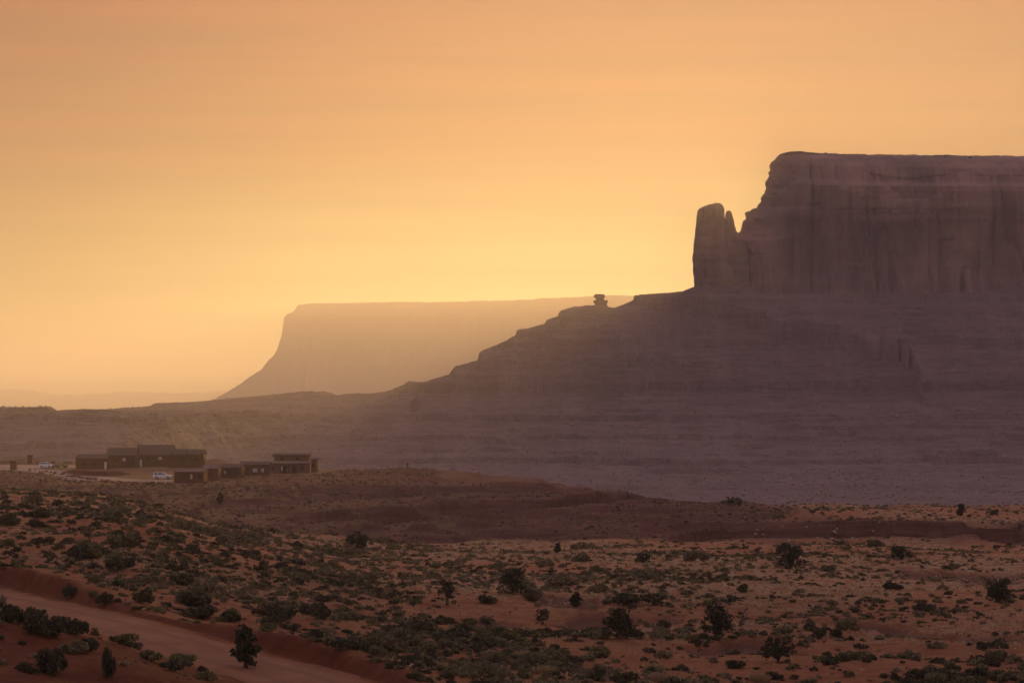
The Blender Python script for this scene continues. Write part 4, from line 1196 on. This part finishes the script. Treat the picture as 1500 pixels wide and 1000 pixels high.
cabin("front row cabin with two pale windows side by side", 352, 394, 797, 3.2, 0.8, 8, wins=[(0.42, 1.0, 1.5, 1.2, 'pane'), (0.72, 1.0, 0.9, 1.2, 'pane')], doors=[(0.2, 1.0, 2.2, 'trim')], wall='adobe')
e = cabin("large stepped cabin with an upper storey at the end of the front row", 392, 454, 822, 3.1, 0.5, 5, wins=[(0.05, 0.9, 1.1, 1.3, 'pane_dark'), (0.3, 0.9, 0.9, 1.6, 'pane'), (0.78, 1.0, 0.9, 1.3, 'pane_dark')],
          doors=[(0.36, 1.0, 2.2, 'trim'), (0.58, 1.0, 2.2, 'trim')], porch=(0.30, 0.72, 2.75, 1.4), roof='roof_pale', wall='adobe_light')
W_ = (454 - 392) / F * 822
u = MB().box(1.4, 5.5, 0.0, W_ - 0.6, 12, 4.9).build("upper_storey", M['adobe_light'], e)
MB().prism_x([(5.0, 4.92), (12.5, 4.92), (12.5, 5.3), (8.8, 5.75), (5.0, 5.3)], 0.9, W_ - 0.1).build("upper_roof", M['roofing'], u)
for q in (3.2, 7.6): opening(e, 'window', q, 3.85, 1.0, 0.75, 5.5, M['trim'], M['pane_dark'])
cabin("small flat-roofed cabin behind the right end of the stepped cabin", 452, 465, 838, 3.9, 0.35, 7, wins=[(0.4, 1.6, 0.7, 1.1, 'pane_dark')], wall='adobe_light')

def gate_pillar(px, py, w, h, label):
    x, y, z = on_ground(px, py, 700); s = y / F; W, H = w * s, h * s
    t = empty("stone_pillar", (x, y, z)); tag(t, label, "pillar")
    MB().prism_x([(-W/2, -.3), (W/2, -.3), (W/2 * .9, H * .86), (-W/2 * .9, H * .86)], -W / 2, W / 2).build("shaft", M['adobe'], t, 0.05)
    MB().box(-W * .56, -W * .56, H * .862, W * .56, W * .56, H).build("cap", M['trim'], t, 0.05)
gate_pillar(20, 688, 9, 13, "nearer brown stone pillar with a dark cap at the left edge of the drive")
gate_pillar(44.5, 679, 7, 13, "farther brown stone pillar behind the drive near the parked cars")

# low curved wall in front of the back row
pts = spline([on_ground(a, b, 640)[:2] for a, b in ((92, 691.5), (120, 696), (155, 697.5), (190, 694.5))], 60)
T = np.gradient(pts, axis=0); T /= np.linalg.norm(T, axis=1)[:, None]; nm = np.stack([-T[:, 1], T[:, 0]], -1) * 0.3
hh = 1.25 * ss(0, .25, np.linspace(0, 1, 60)) * (1 - 0.85 * ss(.8, 1, np.linspace(0, 1, 60))) + 0.15; zg = gz(pts[:, 0], pts[:, 1])
V = np.concatenate([np.column_stack([pts - nm, zg - .3]), np.column_stack([pts - nm * .9, zg + hh]), np.column_stack([pts + nm * .9, zg + hh]), np.column_stack([pts + nm, zg - .3])])
q = [(a * 60 + j, a * 60 + j + 1, ((a + 1) % 4) * 60 + j + 1, ((a + 1) % 4) * 60 + j) for a in range(4) for j in range(59)] + [(0, 60, 120, 180), (59, 239, 179, 119)]
tag(mesh_np("low_wall", V, q, mat=M['adobe'], smooth=False), "low curved dark brown wall in front of the back row cabins", "wall")
x, y, z = on_ground(248, 705, 640)
kb = MB().prism_y([(-1.0, 0), (1.0, 0), (0.9, .2), (-0.9, .2)], -.13, .13).build("parking_kerb", M['white'], bevel=.02); kb.location = (x, y, z - .02); kb.rotation_euler = (0, 0, .5)
tag(kb, "white parking kerb lying on the gravel beside the nearest cabin", "kerb")

# ------------------------------------------------------------------ vehicles
M['car_white'] = plain("white_car_paint", (0.88, 0.87, 0.86), 0.25, 0.5, 0.03)
M['car_tan'] = plain("tan_car_paint", (0.42, 0.27, 0.13), 0.3, 0.5, 0.05)
M['glass'] = plain("tinted_glass", (0.02, 0.02, 0.022), 0.06, 0.6, 0.02)
M['tyre'] = plain("tyre_rubber", (0.025, 0.025, 0.025), 0.85, 0.2, 0.1)
M['rim'] = plain("alloy_rim", (0.45, 0.45, 0.46), 0.35, 0.5, 0.05, metal=0.8)
M['lamp_glass'] = plain("headlamp_glass", (0.75, 0.75, 0.75), 0.1, 0.6, 0.03)
M['tail_red'] = plain("tail_lamp_red", (0.35, 0.02, 0.02), 0.2, 0.5, 0.05)
M['black_trim'] = plain("black_plastic", (0.03, 0.03, 0.03), 0.6, 0.3, 0.1)

def wheels(c, xs, hw, r):
    for x in xs:
        for s in (-1, 1):
            y0 = s * hw
            w = empty("wheel", (x, y0, r)); w.parent = c
            MB().cyl_y(0, 0, r, -.13, .13).build("tyre", M['tyre'], w, .02)
            MB().cyl_y(0, 0, r * .62, s * .10 - .045, s * .10 + .045, 14).build("rim", M['rim'], w)
def arch(prof_lo, xs, r):      # lower edge of the body side with wheel arches, from rear to front
    out = []
    x_prev = prof_lo[0]
    out.append((x_prev, prof_lo[2]))
    for x in xs:
        out.append((x - r, prof_lo[2]))
        out += [(x - r * math.cos(a), prof_lo[2] - .08 + r * math.sin(a)) for a in np.linspace(.25, math.pi - .25, 7)]
        out.append((x + r, prof_lo[2]))
    out.append((prof_lo[1], prof_lo[2]))
    return out
def suv(label, px, py, yaw, long_=5.0):
    x, y, z = on_ground(px, py, 640)
    c = empty("suv", (x, y, z), yaw); tag(c, label, "car")
    k = long_ / 5.0; L = 2.5 * k; xs = (-1.5 * k, 1.52 * k)
    low = arch((-L + .05, L - .05, .36), xs, .47)
    up = [(L - .02, .62), (L - .06, .9), (L - .22, 1.02), (1.05 * k, 1.13), (-L + .06, 1.13), (-L, .7)]
    MB().prism_y(low + up, -.97, .97).build("body", M['car_white'], c, .03)
    top = [(1.05 * k, 1.12), (.35 * k, 1.74), (.15 * k, 1.80), (-2.05 * k, 1.80), (-2.3 * k, 1.70), (-L + .1, 1.12)]
    m = MB(); n = len(top)      # greenhouse narrowing to the roof
    vs = [(a, -(.93 if b < 1.3 else .76), b) for a, b in top] + [(a, (.93 if b < 1.3 else .76), b) for a, b in top]
    m.poly(vs, [tuple(range(n)), tuple(range(2*n-1, n-1, -1))] + [(i, i+n, (i+1) % n + n, (i+1) % n) for i in range(n)])
    m.build("cabin_roof", M['car_white'], c, .03)
    def side(x0b, x0t, x1b, x1t, s):
        f = lambda zz: s * (.93 - .17 * (zz - 1.12) / .62 + .012)
        zb, zt = 1.2, 1.66
        return MB().poly([(x0b, f(zb), zb), (x1b, f(zb), zb), (x1t, f(zt), zt), (x0t, f(zt), zt), (x0b, f(zb) - s * .03, zb), (x1b, f(zb) - s * .03, zb), (x1t, f(zt) - s * .03, zt), (x0t, f(zt) - s * .03, zt)],
                         [(0, 1, 2, 3), (7, 6, 5, 4), (0, 4, 5, 1), (1, 5, 6, 2), (2, 6, 7, 3), (3, 7, 4, 0)]).build("side_window", M['glass'], c)
    for s in (-1, 1):
        side(.02 * k, .02 * k, .86 * k, .38 * k, s); side(-1.08 * k, -1.08 * k, -.08 * k, -.08 * k, s); side(-2.2 * k, -2.02 * k, -1.2 * k, -1.2 * k, s)
        MB().box(-1.9 * k, s * .66 - .025, 1.80, .0, s * .66 + .025, 1.86).build("roof_rail", M['black_trim'], c)
        MB().box(L - .14, s * .78 - .16, .74, L + .005, s * .78 + .16, .92).build("headlight", M['lamp_glass'], c, .02)
        MB().box(-L - .01, s * .84 - .1, .78, -L + .1, s * .84 + .1, 1.15).build("tail_light", M['tail_red'], c, .02)
        MB().box(.78 * k, s * 1.06 - .1, 1.12, .92 * k, s * 1.06 + .1, 1.28).build("mirror", M['car_white'], c, .02)
    d = Vector((-.70 * k, 0, .62)).normalized(); nr = Vector((.62, 0, .70 * k)).normalized() * .012
    a, b = Vector((1.0 * k, 0, 1.165)) + nr, Vector((.42 * k, 0, 1.68)) + nr
    MB().poly([(a.x, -.86, a.z), (a.x, .86, a.z), (b.x, .74, b.z), (b.x, -.74, b.z), (a.x - .04, -.86, a.z - .04), (a.x - .04, .86, a.z - .04), (b.x - .04, .74, b.z - .04), (b.x - .04, -.74, b.z - .04)],
              [(0, 1, 2, 3), (7, 6, 5, 4), (0, 4, 5, 1), (1, 5, 6, 2), (2, 6, 7, 3), (3, 7, 4, 0)]).build("windscreen", M['glass'], c)
    MB().box(-L + .02, -.72, 1.2, -L + .16, .72, 1.6).build("rear_window", M['glass'], c)
    MB().box(L - .06, -.55, .62, L + .02, .55, .92).build("grille", M['black_trim'], c, .01)
    MB().box(L - .12, -.9, .36, L + .06, .9, .58).build("bumper", M['black_trim'], c, .03)
    MB().box(-L - .06, -.9, .40, -L + .12, .9, .62).build("bumper", M['black_trim'], c, .03)
    wheels(c, xs, .86, .40)
    return c
suv("white car parked beside the end wall of the nearest front row cabin", 238.5, 701.5, math.radians(-6), 5.1)
suv("sunlit white car at the left end of the drive, left of the tan one", 69, 685, math.radians(-28), 4.8)
def jeep(label, px, py, yaw):
    x, y, z = on_ground(px, py, 640)
    c = empty("off_road_car", (x, y, z), yaw); tag(c, label, "car")
    xs = (-1.2, 1.25)
    MB().prism_y(arch((-2.0, 1.7, .5), xs[:1], .52)[:-1] + [(.75, .5), (.75, 1.12), (-2.0, 1.12)], -.78, .78).build("body", M['car_tan'], c, .03)
    MB().prism_y([(.752, .5), (1.95, .5), (1.95, 1.02), (.752, 1.12)], -.62, .62).build("bonnet", M['car_tan'], c, .03)
    for s in (-1, 1):
        MB().prism_y([(.8, .92), (1.0, 1.0), (1.55, 1.0), (1.8, .85), (1.8, .79), (1.5, .93), (1.05, .93), (.8, .80)], s * .8 - .17, s * .8 + .17).build("wing", M['black_trim'], c)
        MB().box(1.94, s * .42 - .1, .78, 1.99, s * .42 + .1, .96).build("headlight", M['lamp_glass'], c, .02)
        MB().box(-1.9, s * .70 - .02, 1.18, -.75, s * .70 + .075, 1.66).build("side_window", M['glass'], c)
        MB().box(-.65, s * .70 - .02, 1.18, .45, s * .70 + .075, 1.66).build("side_window", M['glass'], c)
    MB().prism_y([(.70, 1.115), (.42, 1.76), (.3, 1.84), (-1.95, 1.84), (-2.0, 1.75), (-2.0, 1.115)], -.74, .74).build("hard_top", M['car_tan'], c, .03)
    MB().poly([(.715, -.64, 1.2), (.715, .64, 1.2), (.50, .6, 1.68), (.50, -.6, 1.68), (.66, -.64, 1.2), (.66, .64, 1.2), (.44, .6, 1.68), (.44, -.6, 1.68)],
              [(0, 1, 2, 3), (7, 6, 5, 4), (0, 4, 5, 1), (1, 5, 6, 2), (2, 6, 7, 3), (3, 7, 4, 0)]).build("windscreen", M['glass'], c)
    MB().box(1.951, -.38, .6, 1.985, .38, 1.0).build("grille", M['black_trim'], c)
    MB().box(1.96, -.8, .5, 2.12, .8, .66).build("bumper", M['black_trim'], c, .02)
    MB().prism_x([(.4 * math.cos(t), 1.05 + .4 * math.sin(t)) for t in np.linspace(0, 2 * math.pi, 18, endpoint=False)], -2.28, -2.03).build("spare_wheel", M['tyre'], c, .02)
    wheels(c, xs, .76, .43)
jeep("tan off-road car with a hard top parked right of the sunlit white car", 89.5, 685, math.radians(-20))

# ------------------------------------------------------------------ the person on the ridge
def person(px, py):
    x, y, z = on_ground(px, py, 640)
    sk = [((0, 0, .95), .13, -1), ((0, .01, 1.15), .125, 0), ((0, .01, 1.36), .15, 1), ((0, 0, 1.50), .055, 2), ((0, -.01, 1.58), .085, 3), ((0, -.01, 1.69), .088, 4), ((0, 0, 1.745), .05, 5)]
    for s in (-1, 1):
        b = len(sk)
        sk += [((s * .095, 0, .88), .095, 0), ((s * .11, -.01, .50), .065, b), ((s * .12, .02, .09), .045, b + 1), ((s * .135, -.12, .04), .04, b + 2)]
        b = len(sk)
        sk += [((s * .20, .01, 1.42), .065, 2), ((s * .26, .03, 1.14), .045, b), ((s * .25, -.05, .90), .032, b + 1), ((s * .25, -.07, .82), .034, b + 2)]
        h = len(sk) - 1
        for k, (dx, L) in enumerate(((-.03, .075), (-.01, .085), (.01, .08), (.03, .065))):
            sk += [((s * .25 + .2 * dx, -.07 + dx, .80 - L * .5), .009, h)]; sk += [((s * .245 + .1 * dx, -.075 + dx, .80 - L), .008, len(sk) - 1)]
        sk += [((s * .235, -.115, .80), .010, h)]
    me = bpy.data.meshes.new("person"); me.from_pydata([a[0] for a in sk], [(a[2], i) for i, a in enumerate(sk) if a[2] >= 0], [])
    o = link(bpy.data.objects.new("person", me))
    md = o.modifiers.new("skin", 'SKIN'); o.modifiers.new("sub", 'SUBSURF').levels = 1; o.modifiers["sub"].render_levels = 1
    if not me.skin_vertices: me.attributes  # created with the modifier below
    bm = bmesh.new(); bm.from_mesh(me); ly = bm.verts.layers.skin.verify(); bm.verts.ensure_lookup_table()
    for i, a in enumerate(sk): bm.verts[i][ly].radius = (a[1], a[1]); bm.verts[i][ly].use_root = (i == 0)
    bm.to_mesh(me); bm.free()
    dg = bpy.context.evaluated_depsgraph_get(); ev = o.evaluated_get(dg); m2 = bpy.data.meshes.new_from_object(ev)
    o.modifiers.clear(); o.data = m2; m2.name = "person"
    for f in m2.polygons: f.use_smooth = True
    skin = plain("skin", (0.30, 0.17, 0.12), 0.6, 0.3, 0.05); shirt = plain("dark_jacket", (0.04, 0.04, 0.05), 0.9, 0.2, 0.1); trou = plain("dark_trousers", (0.03, 0.03, 0.04), 0.9, 0.2, 0.1)
    for m in (skin, shirt, trou): m2.materials.append(m)
    for f in m2.polygons:
        cz_ = f.center.z; f.material_index = 0 if (cz_ > 1.47 or (abs(f.center.x) > .2 and cz_ < .92)) else (1 if cz_ > .93 else 2)
    rng = np.random.default_rng(4)
    V, Q = leaves(np.array([(0, .02, 1.72), (0, .06, 1.66)]), np.array([.095, .08]), 120, .05, rng)
    hair = mesh_np("hair", V, Q, mat=M['trim'], parent=o, smooth=False)
    o.location = (x, y, z + .0); o.rotation_euler = (0, 0, 2.6)
    tag(o, "person in dark clothes standing alone on the rim of the red slope", "person")
person(597, 685.5)

# lone bushes on skylines
bpy.context.view_layer.update()
for px, D, lab in ((1385, 2695, "small lone bush standing up on the flat rim of the mesa"), (1421, 2695, "tiny lone bush on the mesa rim, the farther right of two")):
    ob = bpy.data.objects["mesa_cliff"]; x = (px - 750) / F * D
    ok, loc, _, _ = ob.ray_cast(Vector((x, D, 400)), Vector((0, 0, -1)))
    o = bpy.data.objects.new("desert_shrub", SHRUB_MESH['dark'][0]); o.location = (x, D, (loc.z if ok else 235) - .1); o.scale = (4.2, 3.4, 6.5 if px < 1400 else 5); link(o); tag(o, lab, "shrub")

#@@E

# ------------------------------------------------------------------ haze
hz = MB().box(-29500, -400, -72, 29500, 33000, 420)
m = bpy.data.materials.new("dusty_air"); m.use_nodes = True
t = m.node_tree; t.nodes.clear()
mo = t.nodes.new("ShaderNodeOutputMaterial"); pv = t.nodes.new("ShaderNodeVolumePrincipled")
pv.inputs["Color"].default_value = (0.93, 0.87, 0.88, 1)
pv.inputs["Density"].default_value = HAZE_DENSITY
pv.inputs["Anisotropy"].default_value = 0.6
t.links.new(pv.outputs[0], mo.inputs["Volume"])
haze = hz.build("haze", m)
tag(haze, kind="stuff")
